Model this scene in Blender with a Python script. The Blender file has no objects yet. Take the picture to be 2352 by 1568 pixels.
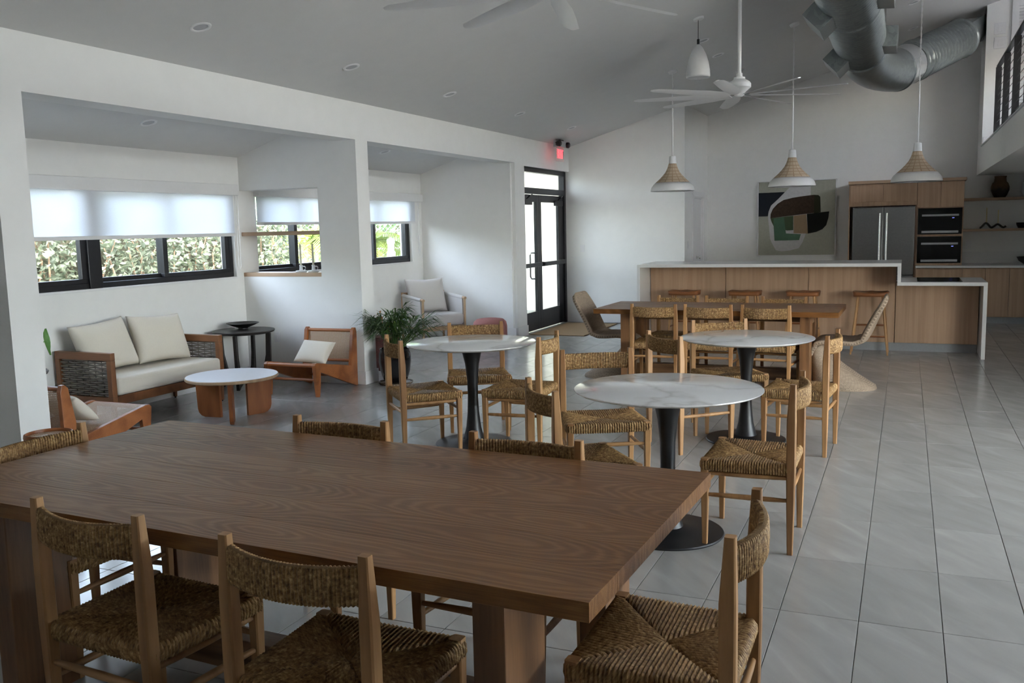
import bpy, bmesh, math, random
import numpy as np
from mathutils import Vector, Matrix
random.seed(7)
rng = np.random.default_rng(7)
S = bpy.context.scene
COL = S.collection
PI = math.pi
rad = math.radians

# ------------------------------------------------------------------ camera
F_PX, YAW, PITCH, ROLL, CAM_H = 2067.673, 0.413091, 0.125078, -0.023231, 1.588936
fw = Vector((-math.sin(YAW) * math.cos(PITCH), math.cos(YAW) * math.cos(PITCH), -math.sin(PITCH)))
rt = Vector((math.cos(YAW), math.sin(YAW), 0)); up = rt.cross(fw)
r2 = math.cos(ROLL) * rt + math.sin(ROLL) * up
u2 = -math.sin(ROLL) * rt + math.cos(ROLL) * up
cd = bpy.data.cameras.new('camera'); cam = bpy.data.objects.new('camera', cd); COL.objects.link(cam)
M = Matrix((r2, u2, -fw)).transposed().to_4x4(); M.translation = (0, 0, CAM_H)
cam.matrix_world = M
cd.sensor_width = 36; cd.lens = 36 * F_PX / 2352; cd.clip_end = 200
S.camera = cam

# ------------------------------------------------------------------ world, sun, exposure
SKY_STRENGTH, SUN_STRENGTH, EXPOSURE = 1.95, 5.0, 1.28
W = bpy.data.worlds.new('sky'); S.world = W; W.use_nodes = True
nt = W.node_tree; nt.nodes.clear()
sky = nt.nodes.new('ShaderNodeTexSky'); sky.sky_type = 'NISHITA'; sky.sun_disc = False
sky.sun_elevation = rad(52); sky.sun_rotation = rad(140); sky.air_density = 1.0; sky.dust_density = 2.5; sky.ozone_density = 1.0
hs = nt.nodes.new('ShaderNodeHueSaturation'); hs.inputs['Saturation'].default_value = 0.60
bg = nt.nodes.new('ShaderNodeBackground'); bg.inputs['Strength'].default_value = SKY_STRENGTH
wo = nt.nodes.new('ShaderNodeOutputWorld')
nt.links.new(sky.outputs[0], hs.inputs['Color']); nt.links.new(hs.outputs[0], bg.inputs['Color']); nt.links.new(bg.outputs[0], wo.inputs[0])
sd = bpy.data.lights.new('sun', 'SUN'); sd.energy = SUN_STRENGTH; sd.angle = rad(1.0); sd.color = (1, .94, .84)
sun = bpy.data.objects.new('sun', sd); COL.objects.link(sun)
SUN_DIR = Vector((0.55, -0.55, 1.0)).normalized()
sun.rotation_euler = SUN_DIR.to_track_quat('Z', 'Y').to_euler(); sun.location = (8, -8, 14)
vs = S.view_settings
vs.view_transform = 'Standard'; vs.look = 'None'; vs.gamma = 1; vs.exposure = EXPOSURE; vs.use_curve_mapping = False
S.cycles.max_bounces = 7; S.cycles.diffuse_bounces = 4; S.cycles.glossy_bounces = 3; S.cycles.transparent_max_bounces = 10
S.cycles.sample_clamp_indirect = 6; S.cycles.caustics_reflective = False; S.cycles.caustics_refractive = False

# ------------------------------------------------------------------ materials
MATS = {}
def base(name, rough=.5, metal=0.0, spec=.5):
    m = bpy.data.materials.new(name); m.use_nodes = True
    n = m.node_tree.nodes; b = n['Principled BSDF']
    b.inputs['Roughness'].default_value = rough; b.inputs['Metallic'].default_value = metal
    b.inputs['Specular IOR Level'].default_value = spec
    MATS[name] = m
    return m, n, m.node_tree.links, b
def ramp(n, stops):
    r = n.new('ShaderNodeValToRGB'); e = r.color_ramp.elements
    while len(e) < len(stops): e.new(.5)
    for el, (p, c) in zip(e, stops): el.position = p; el.color = (*c, 1)
    return r
def coords(n, l, scale=(1, 1, 1), kind='Object', rand=False, rot=(0, 0, 0)):
    tc = n.new('ShaderNodeTexCoord'); mp = n.new('ShaderNodeMapping'); mp.inputs['Scale'].default_value = scale; mp.inputs['Rotation'].default_value = rot
    l.new(tc.outputs[kind], mp.inputs['Vector'])
    if rand:
        oi = n.new('ShaderNodeObjectInfo'); mu = n.new('ShaderNodeMath'); mu.operation = 'MULTIPLY'; mu.inputs[1].default_value = 37
        l.new(oi.outputs['Random'], mu.inputs[0]); l.new(mu.outputs[0], mp.inputs['Location'])
    return mp
def plain(name, c, rough=.5, metal=0., spec=.5, var=.06, scale=8, bump=0.0, bscale=60, c2=None):
    m, n, l, b = base(name, rough, metal, spec)
    mp = coords(n, l, (scale,) * 3)
    nz = n.new('ShaderNodeTexNoise'); nz.inputs['Detail'].default_value = 4; l.new(mp.outputs[0], nz.inputs['Vector'])
    lo = tuple(max(0, v * (1 - var)) for v in c); hi = c2 or tuple(min(1, v * (1 + var)) for v in c)
    r = ramp(n, [(.3, lo), (.7, hi)]); l.new(nz.outputs['Fac'], r.inputs[0]); l.new(r.outputs[0], b.inputs['Base Color'])
    if bump:
        n2 = n.new('ShaderNodeTexNoise'); n2.inputs['Scale'].default_value = bscale; n2.inputs['Detail'].default_value = 3
        tc = n.new('ShaderNodeTexCoord'); l.new(tc.outputs['Object'], n2.inputs['Vector'])
        bp = n.new('ShaderNodeBump'); bp.inputs['Strength'].default_value = bump; bp.inputs['Distance'].default_value = .004
        l.new(n2.outputs['Fac'], bp.inputs['Height']); l.new(bp.outputs[0], b.inputs['Normal'])
    return m
def wood(name, light, dark, axis='X', rough=.45, ring=9, stretch=.12, dist=3.0, fine=.5, rand=True, spec=.5, mid=.5, bump=.15):
    m, n, l, b = base(name, rough, 0, spec)
    sc = {'X': (stretch, 1, 1), 'Y': (1, stretch, 1), 'Z': (1, 1, stretch)}[axis]
    mp = coords(n, l, sc, rand=rand)
    wv = n.new('ShaderNodeTexNoise'); wv.inputs['Scale'].default_value = ring * .35; wv.inputs['Detail'].default_value = 2; wv.inputs['Distortion'].default_value = .4
    l.new(mp.outputs[0], wv.inputs['Vector'])
    mu = n.new('ShaderNodeMath'); mu.operation = 'MULTIPLY'; mu.inputs[1].default_value = dist * 14; l.new(wv.outputs['Fac'], mu.inputs[0])
    sn = n.new('ShaderNodeMath'); sn.operation = 'SINE'; l.new(mu.outputs[0], sn.inputs[0])
    fn = n.new('ShaderNodeTexNoise'); fn.inputs['Scale'].default_value = 90; fn.inputs['Detail'].default_value = 5; l.new(mp.outputs[0], fn.inputs['Vector'])
    mx = n.new('ShaderNodeMath'); mx.operation = 'MULTIPLY_ADD'; mx.inputs[1].default_value = .28; l.new(sn.outputs[0], mx.inputs[0]); 
    f2 = n.new('ShaderNodeMath'); f2.operation = 'MULTIPLY_ADD'; f2.inputs[1].default_value = fine; f2.inputs[2].default_value = mid - fine * .5; l.new(fn.outputs['Fac'], f2.inputs[0])
    l.new(f2.outputs[0], mx.inputs[2])
    lg = n.new('ShaderNodeTexNoise'); lg.inputs['Scale'].default_value = 2.2; l.new(mp.outputs[0], lg.inputs['Vector'])
    md = tuple((a + c) / 2 for a, c in zip(light, dark))
    r = ramp(n, [(.12, dark), (.5, md), (.85, light)]); l.new(mx.outputs[0], r.inputs[0])
    hv = n.new('ShaderNodeHueSaturation'); mr = n.new('ShaderNodeMapRange'); mr.inputs['To Min'].default_value = .75; mr.inputs['To Max'].default_value = 1.25
    l.new(lg.outputs['Fac'], mr.inputs['Value']); l.new(mr.outputs[0], hv.inputs['Value']); l.new(r.outputs[0], hv.inputs['Color'])
    l.new(hv.outputs[0], b.inputs['Base Color'])
    bp = n.new('ShaderNodeBump'); bp.inputs['Strength'].default_value = bump; bp.inputs['Distance'].default_value = .002; l.new(mx.outputs[0], bp.inputs['Height']); l.new(bp.outputs[0], b.inputs['Normal'])
    return m

plain('paint', (.86, .86, .845), .75, spec=.3, var=.012, scale=1.5, bump=.04, bscale=220)
plain('ceiling_paint', (.70, .70, .69), .85, spec=.2, var=.012, scale=1.2, bump=.03, bscale=200)
plain('white_trim', (.82, .82, .82), .45, var=.01)
plain('white_metal', (.80, .80, .80), .35, var=.01)
plain('cream_wall', (.78, .74, .60), .8, var=.04, scale=2)
plain('black_metal', (.012, .012, .014), .38, var=.2)
plain('black_satin', (.010, .010, .012), .42, var=.2)
plain('black_wood', (.018, .015, .014), .4, var=.4, scale=12)
plain('grout', (.20, .20, .19), .9, var=.08)
plain('toe_grey', (.30, .31, .32), .45, var=.04)
plain('quartz', (.80, .80, .80), .18, var=.02, scale=30)
plain('steel', (.22, .225, .23), .30, 1.0, var=.05)
plain('handle_steel', (.80, .81, .82), .25, 1.0, var=.03)
plain('black_glass', (.005, .005, .006), .12, spec=.25, var=.1)
plain('white_plastic', (.82, .82, .83), .4, var=.01)
plain('grey_plastic', (.45, .46, .48), .4, var=.03)
plain('cream_fabric', (.78, .72, .62), .95, spec=.1, var=.03, scale=40, bump=.35, bscale=420)
plain('linen', (.62, .59, .56), .95, spec=.1, var=.05, scale=60, bump=.4, bscale=420)
plain('pink_boucle', (.42, .19, .17), .95, spec=.1, var=.15, scale=60, bump=.7, bscale=160)
plain('jute', (.30, .21, .13), .95, spec=.1, var=.3, scale=60, bump=.9, bscale=130)
plain('candle', (.75, .68, .40), .6, var=.02)
plain('dark_ceramic', (.03, .028, .026), .6, var=.3, scale=14)
plain('bronze_glaze', (.13, .09, .06), .25, var=.5, scale=9)
plain('soil', (.03, .02, .012), .95, var=.4, scale=30)
plain('concrete', (.50, .48, .45), .9, var=.08, scale=3)
plain('bark', (.30, .20, .13), .9, var=.3, scale=20)
plain('wire_green', (.10, .16, .13), .6, var=.1)
plain('rubber', (.02, .02, .02), .8, var=.1)
plain('rope', (.20, .175, .15), .8, var=.25, scale=40)
plain('white_top', (.72, .72, .74), .3, var=.02, scale=6)
plain('black_gloss', (.006, .006, .007), .07, var=.2)
plain('brown_gloss', (.10, .035, .03), .15, var=.4, scale=12)
plain('cream_candle', (.78, .74, .60), .6, var=.02)
plain('bright_steel', (.72, .74, .75), .18, 1.0, var=.03)
plain('hedge_shade', (.10, .09, .06), .9, var=.3, scale=6)  # dark colour standing in for shade deep inside the hedges
wood('oak', (.44, .24, .10), (.24, .11, .038), 'Z', .48, ring=22, dist=1.2, fine=.5)
wood('oak_h', (.44, .24, .10), (.24, .11, .038), 'X', .48, ring=22, dist=1.2, fine=.5)
wood('table_oak', (.235, .125, .058), (.075, .033, .013), 'X', .36, ring=7, stretch=.09, dist=3.4, fine=.55, spec=.55, bump=.25)
wood('table_oak_v', (.25, .12, .05), (.09, .04, .016), 'Z', .42, ring=7, stretch=.09, dist=2.6, fine=.55)
wood('teak', (.40, .14, .045), (.20, .06, .018), 'X', .38, ring=14, dist=1.0, fine=.4)
wood('teak_z', (.40, .14, .045), (.20, .06, .018), 'Z', .38, ring=14, dist=1.0, fine=.4)
wood('walnut', (.24, .10, .04), (.11, .042, .016), 'Z', .42, ring=14, dist=1.0, fine=.45)
wood('walnut_x', (.24, .10, .04), (.11, .042, .016), 'X', .42, ring=14, dist=1.0, fine=.45)
wood('veneer', (.52, .345, .225), (.44, .285, .18), 'Z', .5, ring=60, stretch=.03, dist=.9, fine=.8)
wood('veneer_h', (.47, .32, .21), (.35, .23, .145), 'X', .5, ring=34, stretch=.05, dist=.9, fine=.7)
wood('stool_wood', (.30, .115, .04), (.15, .052, .018), 'X', .4, ring=16, dist=1.0, fine=.4)
wood('pale_oak', (.52, .36, .22), (.36, .23, .13), 'Z', .5, ring=20, dist=1.0, fine=.5)

def plank_mat():
    m, n, l, b = base('plank_oak', .34, 0, .32)
    tc = n.new('ShaderNodeTexCoord'); oi = n.new('ShaderNodeObjectInfo'); sp = n.new('ShaderNodeSeparateXYZ'); l.new(tc.outputs['Object'], sp.inputs[0])
    def M(op, a, b_=None, c=None):
        q = n.new('ShaderNodeMath'); q.operation = op
        for i, v in enumerate((a, b_, c)):
            if v is None: continue
            if isinstance(v, (int, float)): q.inputs[i].default_value = v
            else: l.new(v, q.inputs[i])
        return q.outputs[0]
    rnd = M('MULTIPLY', oi.outputs['Random'], 40)
    x = M('ADD', sp.outputs[0], rnd)
    def N(sx, sy, sc, det=2):
        cb = n.new('ShaderNodeCombineXYZ'); l.new(M('MULTIPLY', x, sx), cb.inputs[0]); l.new(M('MULTIPLY', sp.outputs[1], sy), cb.inputs[1]); l.new(M('ADD', M('MULTIPLY', sp.outputs[2], sy), rnd), cb.inputs[2])
        z = n.new('ShaderNodeTexNoise'); z.inputs['Scale'].default_value = sc; z.inputs['Detail'].default_value = det; l.new(cb.outputs[0], z.inputs['Vector']); return z.outputs['Fac']
    depth = M('MULTIPLY_ADD', N(1, .4, 1.5, 1), .26, -.06)
    yc = M('ADD', sp.outputs[1], M('MULTIPLY_ADD', N(1, 0, .8, 1), .16, -.08))
    f = M('SQRT', M('ADD', M('MULTIPLY', yc, yc), M('MULTIPLY', depth, depth)))
    f = M('ADD', f, M('MULTIPLY', N(.35, 3, 9, 2), .022))
    ring = M('SINE', M('MULTIPLY', f, 2 * PI / .015))
    line = M('POWER', M('MULTIPLY_ADD', ring, .5, .5), 1.6)
    fine = N(.12, 6, 60, 4); blot = N(.5, 2, 2.2, 2)
    v = M('ADD', M('MULTIPLY', line, .21), M('ADD', M('MULTIPLY', fine, .60), M('MULTIPLY_ADD', blot, .45, M('MULTIPLY_ADD', oi.outputs['Random'], .10, -.02))))
    r = ramp(n, [(.30, (.055, .018, .004)), (.48, (.14, .055, .014)), (.68, (.21, .09, .026)), (.9, (.28, .135, .045))]); l.new(v, r.inputs[0]); l.new(r.outputs[0], b.inputs['Base Color'])
    rr = n.new('ShaderNodeMapRange'); rr.inputs['To Min'].default_value = .46; rr.inputs['To Max'].default_value = .30; l.new(v, rr.inputs['Value']); l.new(rr.outputs[0], b.inputs['Roughness'])
    bp = n.new('ShaderNodeBump'); bp.inputs['Strength'].default_value = .35; bp.inputs['Distance'].default_value = .002; l.new(v, bp.inputs['Height']); l.new(bp.outputs[0], b.inputs['Normal'])
plank_mat()
def rush_mat():
    m, n, l, b = base('rush', .6, 0, .45)
    tc = n.new('ShaderNodeTexCoord'); oi = n.new('ShaderNodeObjectInfo')
    mp = n.new('ShaderNodeMapping'); mp.inputs['Scale'].default_value = (.9, 70, 1); l.new(tc.outputs['UV'], mp.inputs['Vector'])
    mu = n.new('ShaderNodeMath'); mu.operation = 'MULTIPLY'; mu.inputs[1].default_value = 91; l.new(oi.outputs['Random'], mu.inputs[0]); l.new(mu.outputs[0], mp.inputs['Location'])
    a = n.new('ShaderNodeTexNoise'); a.inputs['Scale'].default_value = 1.0; a.inputs['Detail'].default_value = 3; a.inputs['Roughness'].default_value = .65; l.new(mp.outputs[0], a.inputs['Vector'])
    c = n.new('ShaderNodeTexNoise'); c.inputs['Scale'].default_value = 12; c.inputs['Detail'].default_value = 2; l.new(tc.outputs['Object'], c.inputs['Vector'])
    r = ramp(n, [(.30, (.11, .052, .016)), (.45, (.25, .132, .046)), (.58, (.42, .25, .098)), (.72, (.66, .47, .24))]); l.new(a.outputs['Fac'], r.inputs[0])
    hv = n.new('ShaderNodeHueSaturation'); mr = n.new('ShaderNodeMapRange'); mr.inputs['To Min'].default_value = .75; mr.inputs['To Max'].default_value = 1.25
    l.new(c.outputs['Fac'], mr.inputs['Value']); l.new(mr.outputs[0], hv.inputs['Value']); l.new(r.outputs[0], hv.inputs['Color']); l.new(hv.outputs[0], b.inputs['Base Color'])
    bp = n.new('ShaderNodeBump'); bp.inputs['Strength'].default_value = .5; bp.inputs['Distance'].default_value = .002; 
    sp = n.new('ShaderNodeSeparateXYZ'); l.new(tc.outputs['UV'], sp.inputs[0]); pm = n.new('ShaderNodeMath'); pm.operation = 'MULTIPLY'; pm.inputs[1].default_value = PI; l.new(sp.outputs[0], pm.inputs[0])
    sn = n.new('ShaderNodeMath'); sn.operation = 'SINE'; l.new(pm.outputs[0], sn.inputs[0]); ab = n.new('ShaderNodeMath'); ab.operation = 'ABSOLUTE'; l.new(sn.outputs[0], ab.inputs[0])
    ad = n.new('ShaderNodeMath'); ad.operation = 'MULTIPLY_ADD'; ad.inputs[1].default_value = 1.6; l.new(ab.outputs[0], ad.inputs[0]); l.new(a.outputs['Fac'], ad.inputs[2]); bp.inputs['Distance'].default_value = .003; bp.inputs['Strength'].default_value = .9
    l.new(ad.outputs[0], bp.inputs['Height']); l.new(bp.outputs[0], b.inputs['Normal'])
rush_mat()
def wicker_mat(name, c1, c2, sx, sy, bump=.8):
    m, n, l, b = base(name, .8, 0, .3)
    mp = coords(n, l, (1, 1, 1), kind='UV')
    br = n.new('ShaderNodeTexBrick'); br.inputs['Scale'].default_value = 1.0; br.inputs['Color1'].default_value = (*c1, 1); br.inputs['Color2'].default_value = (*[v * .8 for v in c1], 1)
    br.inputs['Mortar'].default_value = (*c2, 1); br.inputs['Brick Width'].default_value = sx; br.inputs['Row Height'].default_value = sy; br.inputs['Mortar Size'].default_value = sy * .10
    l.new(mp.outputs[0], br.inputs['Vector']); l.new(br.outputs['Color'], b.inputs['Base Color'])
    bp = n.new('ShaderNodeBump'); bp.inputs['Strength'].default_value = bump; bp.inputs['Distance'].default_value = .004; bp.invert = True
    l.new(br.outputs['Fac'], bp.inputs['Height']); l.new(bp.outputs[0], b.inputs['Normal'])
wicker_mat('wicker', (.40, .31, .23), (.20, .15, .11), .03, .014)
def marble_mat():
    m, n, l, b = base('marble', .10, 0, .5)
    mp = coords(n, l, (1, 1, 1), rand=True, rot=(0, 0, .5))
    d = n.new('ShaderNodeTexNoise'); d.inputs['Scale'].default_value = 2.0; d.inputs['Detail'].default_value = 5; l.new(mp.outputs[0], d.inputs['Vector'])
    mixv = n.new('ShaderNodeMixRGB'); mixv.inputs[0].default_value = .35; l.new(mp.outputs[0], mixv.inputs[1]); l.new(d.outputs['Color'], mixv.inputs[2])
    w = n.new('ShaderNodeTexNoise'); w.inputs['Scale'].default_value = 2.6; w.inputs['Detail'].default_value = 2; l.new(mixv.outputs[0], w.inputs['Vector'])
    sb = n.new('ShaderNodeMath'); sb.operation = 'SUBTRACT'; sb.inputs[1].default_value = .5; l.new(w.outputs['Fac'], sb.inputs[0])
    ab = n.new('ShaderNodeMath'); ab.operation = 'ABSOLUTE'; l.new(sb.outputs[0], ab.inputs[0])
    r = ramp(n, [(0, (.60, .59, .565)), (.014, (.73, .72, .70)), (.04, (.80, .80, .785))]); l.new(ab.outputs[0], r.inputs[0]); l.new(r.outputs[0], b.inputs['Base Color'])
marble_mat()
def tile_mat():
    m, n, l, b = base('floor_tile', .20, 0, .7)
    tc = n.new('ShaderNodeTexCoord'); oi = n.new('ShaderNodeObjectInfo'); at = n.new('ShaderNodeAttribute'); at.attribute_name = 'rnd'
    ad = n.new('ShaderNodeMath'); ad.operation = 'ADD'; l.new(oi.outputs['Random'], ad.inputs[0]); l.new(at.outputs['Fac'], ad.inputs[1])
    mu = n.new('ShaderNodeMath'); mu.operation = 'MULTIPLY'; mu.inputs[1].default_value = 53; l.new(ad.outputs[0], mu.inputs[0])
    mp = n.new('ShaderNodeMapping'); mp.inputs['Rotation'].default_value = (0, 0, .9); l.new(tc.outputs['Object'], mp.inputs['Vector']); l.new(mu.outputs[0], mp.inputs['Location'])
    mp2 = n.new('ShaderNodeMapping'); mp2.inputs['Scale'].default_value = (1.2, 5, 1); l.new(mp.outputs[0], mp2.inputs['Vector'])
    w = n.new('ShaderNodeTexNoise'); w.inputs['Scale'].default_value = 1.6; w.inputs['Detail'].default_value = 4; w.inputs['Distortion'].default_value = .6; l.new(mp2.outputs[0], w.inputs['Vector'])
    r = ramp(n, [(.3, (.335, .325, .310)), (.5, (.375, .365, .348)), (.62, (.40, .389, .371)), (.74, (.455, .443, .423))]); l.new(w.outputs['Fac'], r.inputs[0])
    fr = n.new('ShaderNodeMath'); fr.operation = 'FRACT'; mu2 = n.new('ShaderNodeMath'); mu2.operation = 'MULTIPLY'; mu2.inputs[1].default_value = 7.31; l.new(ad.outputs[0], mu2.inputs[0]); l.new(mu2.outputs[0], fr.inputs[0])
    mr = n.new('ShaderNodeMapRange'); mr.inputs['To Min'].default_value = .94; mr.inputs['To Max'].default_value = 1.06; l.new(fr.outputs[0], mr.inputs['Value'])
    hv = n.new('ShaderNodeHueSaturation'); l.new(mr.outputs[0], hv.inputs['Value']); l.new(r.outputs[0], hv.inputs['Color']); l.new(hv.outputs[0], b.inputs['Base Color'])
    bp = n.new('ShaderNodeBump'); bp.inputs['Strength'].default_value = .08; bp.inputs['Distance'].default_value = .003; l.new(w.outputs['Fac'], bp.inputs['Height']); l.new(bp.outputs[0], b.inputs['Normal'])
tile_mat()
def galv_mat():
    m, n, l, b = base('galvanised', .38, 1.0, .5)
    mp = coords(n, l, (1, 1, 1))
    v = n.new('ShaderNodeTexVoronoi'); v.inputs['Scale'].default_value = 22; l.new(mp.outputs[0], v.inputs['Vector'])
    r = ramp(n, [(0, (.25, .28, .285)), (1, (.37, .405, .405))]); l.new(v.outputs['Color'], r.inputs[0]); l.new(r.outputs[0], b.inputs['Base Color'])
    rr = n.new('ShaderNodeMapRange'); rr.inputs['To Min'].default_value = .28; rr.inputs['To Max'].default_value = .45; l.new(v.outputs['Color'], rr.inputs['Value']); l.new(rr.outputs[0], b.inputs['Roughness'])
galv_mat()
def glass_mat():
    m = bpy.data.materials.new('window_glass'); m.use_nodes = True; n = m.node_tree.nodes; l = m.node_tree.links; n.clear()
    o = n.new('ShaderNodeOutputMaterial'); mx = n.new('ShaderNodeMixShader'); t = n.new('ShaderNodeBsdfTransparent'); g = n.new('ShaderNodeBsdfGlossy'); g.inputs['Roughness'].default_value = .02
    t.inputs['Color'].default_value = (.93, .95, .94, 1); lw = n.new('ShaderNodeLayerWeight'); lw.inputs['Blend'].default_value = .5
    pw = n.new('ShaderNodeMath'); pw.operation = 'POWER'; pw.inputs[1].default_value = 5; l.new(lw.outputs['Facing'], pw.inputs[0])
    ma = n.new('ShaderNodeMath'); ma.operation = 'MULTIPLY_ADD'; ma.inputs[1].default_value = .35; ma.inputs[2].default_value = .03; l.new(pw.outputs[0], ma.inputs[0])
    l.new(ma.outputs[0], mx.inputs[0]); l.new(t.outputs[0], mx.inputs[1]); l.new(g.outputs[0], mx.inputs[2]); l.new(mx.outputs[0], o.inputs[0]); MATS['window_glass'] = m
glass_mat()
def shade_mat():
    m = bpy.data.materials.new('shade_cloth'); m.use_nodes = True; n = m.node_tree.nodes; l = m.node_tree.links; n.clear()
    o = n.new('ShaderNodeOutputMaterial'); d = n.new('ShaderNodeBsdfDiffuse'); t = n.new('ShaderNodeBsdfTranslucent'); tr = n.new('ShaderNodeBsdfTransparent')
    tc = n.new('ShaderNodeTexCoord'); ck = n.new('ShaderNodeTexNoise'); ck.inputs['Scale'].default_value = 300; l.new(tc.outputs['Object'], ck.inputs['Vector'])
    r = ramp(n, [(.3, (.80, .82, .86)), (.7, (.86, .88, .92))]); l.new(ck.outputs['Fac'], r.inputs[0]); l.new(r.outputs[0], d.inputs[0]); l.new(r.outputs[0], t.inputs[0])
    a = n.new('ShaderNodeMixShader'); a.inputs[0].default_value = .44; l.new(d.outputs[0], a.inputs[1]); l.new(t.outputs[0], a.inputs[2])
    c = n.new('ShaderNodeMixShader'); c.inputs[0].default_value = .12; l.new(a.outputs[0], c.inputs[1]); l.new(tr.outputs[0], c.inputs[2]); l.new(c.outputs[0], o.inputs[0]); MATS['shade_cloth'] = m
shade_mat()
def cane_mat():
    m, n, l, b = base('cane', .6, 0, .4)
    b.inputs['Base Color'].default_value = (.46, .31, .19, 1)
    mp = coords(n, l, (1, 1, 1), kind='UV'); vals = []
    for ax in (0, 1):
        sp = n.new('ShaderNodeSeparateXYZ'); l.new(mp.outputs[0], sp.inputs[0])
        mu = n.new('ShaderNodeMath'); mu.operation = 'MULTIPLY'; mu.inputs[1].default_value = 2 * PI / .013; l.new(sp.outputs[ax], mu.inputs[0])
        si = n.new('ShaderNodeMath'); si.operation = 'SINE'; l.new(mu.outputs[0], si.inputs[0]); vals.append(si)
    ad = n.new('ShaderNodeMath'); ad.operation = 'MINIMUM'; l.new(vals[0].outputs[0], ad.inputs[0]); l.new(vals[1].outputs[0], ad.inputs[1])
    gt = n.new('ShaderNodeMath'); gt.operation = 'LESS_THAN'; gt.inputs[1].default_value = .25; l.new(ad.outputs[0], gt.inputs[0]); l.new(gt.outputs[0], b.inputs['Alpha'])
    nz = n.new('ShaderNodeTexNoise'); nz.inputs['Scale'].default_value = 120; l.new(mp.outputs[0], nz.inputs['Vector']); r = ramp(n, [(.3, (.38, .24, .14)), (.7, (.55, .40, .27))]); l.new(nz.outputs['Fac'], r.inputs[0]); l.new(r.outputs[0], b.inputs['Base Color'])
cane_mat()
def leaf_mat(name, stops, trans=.35, scale=3, kind='Object'):
    m = bpy.data.materials.new(name); m.use_nodes = True; n = m.node_tree.nodes; l = m.node_tree.links; n.clear()
    o = n.new('ShaderNodeOutputMaterial'); d = n.new('ShaderNodeBsdfPrincipled'); d.inputs['Roughness'].default_value = .5; t = n.new('ShaderNodeBsdfTranslucent')
    tc = n.new('ShaderNodeTexCoord'); nz = n.new('ShaderNodeTexNoise'); nz.inputs['Scale'].default_value = scale; nz.inputs['Detail'].default_value = 5; l.new(tc.outputs[kind], nz.inputs['Vector'])
    r = ramp(n, stops); l.new(nz.outputs['Fac'], r.inputs[0]); l.new(r.outputs[0], d.inputs['Base Color']); l.new(r.outputs[0], t.inputs[0])
    mx = n.new('ShaderNodeMixShader'); mx.inputs[0].default_value = trans; l.new(d.outputs[0], mx.inputs[1]); l.new(t.outputs[0], mx.inputs[2]); l.new(mx.outputs[0], o.inputs[0]); MATS[name] = m
leaf_mat('hedge_leaf', [(.3, (.09, .11, .06)), (.5, (.185, .215, .145)), (.7, (.32, .35, .265))], .3, 9)
leaf_mat('palm_leaf', [(.3, (.022, .055, .010)), (.55, (.05, .11, .02)), (.78, (.12, .16, .03))], .25, 14)
leaf_mat('palm_hedge', [(.3, (.08, .16, .06)), (.55, (.16, .28, .12)), (.78, (.30, .42, .2))], .3, 5)
leaf_mat('dry_leaf', [(.3, (.30, .13, .03)), (.7, (.45, .22, .06))], .25, 14)
leaf_mat('garden_palm', [(.3, (.10, .16, .03)), (.6, (.22, .27, .05)), (.8, (.36, .36, .09))], .35, 4)
leaf_mat('fig_leaf', [(.3, (.10, .25, .04)), (.7, (.20, .40, .09))], .2, 20)
def emit(name, c, s):
    m, n, l, b = base(name, .4); b.inputs['Base Color'].default_value = (*[min(1, v) for v in c], 1); b.inputs['Emission Color'].default_value = (*c, 1); b.inputs['Emission Strength'].default_value = s
emit('exit_red', (1.0, .05, .07), 1.5)
emit('display_blue', (.25, .3, 1.0), .5)
def acrylic():
    m = bpy.data.materials.new('acrylic'); m.use_nodes = True; n = m.node_tree.nodes; l = m.node_tree.links; n.clear()
    o = n.new('ShaderNodeOutputMaterial'); mx = n.new('ShaderNodeMixShader'); t = n.new('ShaderNodeBsdfTransparent'); g = n.new('ShaderNodeBsdfDiffuse'); g.inputs[0].default_value = (.9, .55, .55, 1); mx.inputs[0].default_value = .3
    nz = n.new('ShaderNodeTexNoise'); nz.inputs['Scale'].default_value = 9; l.new(nz.outputs['Color'], g.inputs['Normal']) if False else None
    l.new(t.outputs[0], mx.inputs[1]); l.new(g.outputs[0], mx.inputs[2]); l.new(mx.outputs[0], o.inputs[0]); MATS['acrylic'] = m
acrylic()
def vase_mat():
    m, n, l, b = base('vase_glaze', .55, 0, .4)
    tc = n.new('ShaderNodeTexCoord'); sp = n.new('ShaderNodeSeparateXYZ'); l.new(tc.outputs['Object'], sp.inputs[0])
    nz = n.new('ShaderNodeTexNoise'); nz.inputs['Scale'].default_value = 18; l.new(tc.outputs['Object'], nz.inputs['Vector'])
    ma = n.new('ShaderNodeMath'); ma.operation = 'MULTIPLY_ADD'; ma.inputs[1].default_value = .08; l.new(nz.outputs['Fac'], ma.inputs[0]); l.new(sp.outputs[2], ma.inputs[2])
    r = ramp(n, [(.15, (.02, .02, .018)), (.23, (.16, .10, .045)), (.4, (.11, .065, .03))]); l.new(ma.outputs[0], r.inputs[0]); l.new(r.outputs[0], b.inputs['Base Color'])
vase_mat()
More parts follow.
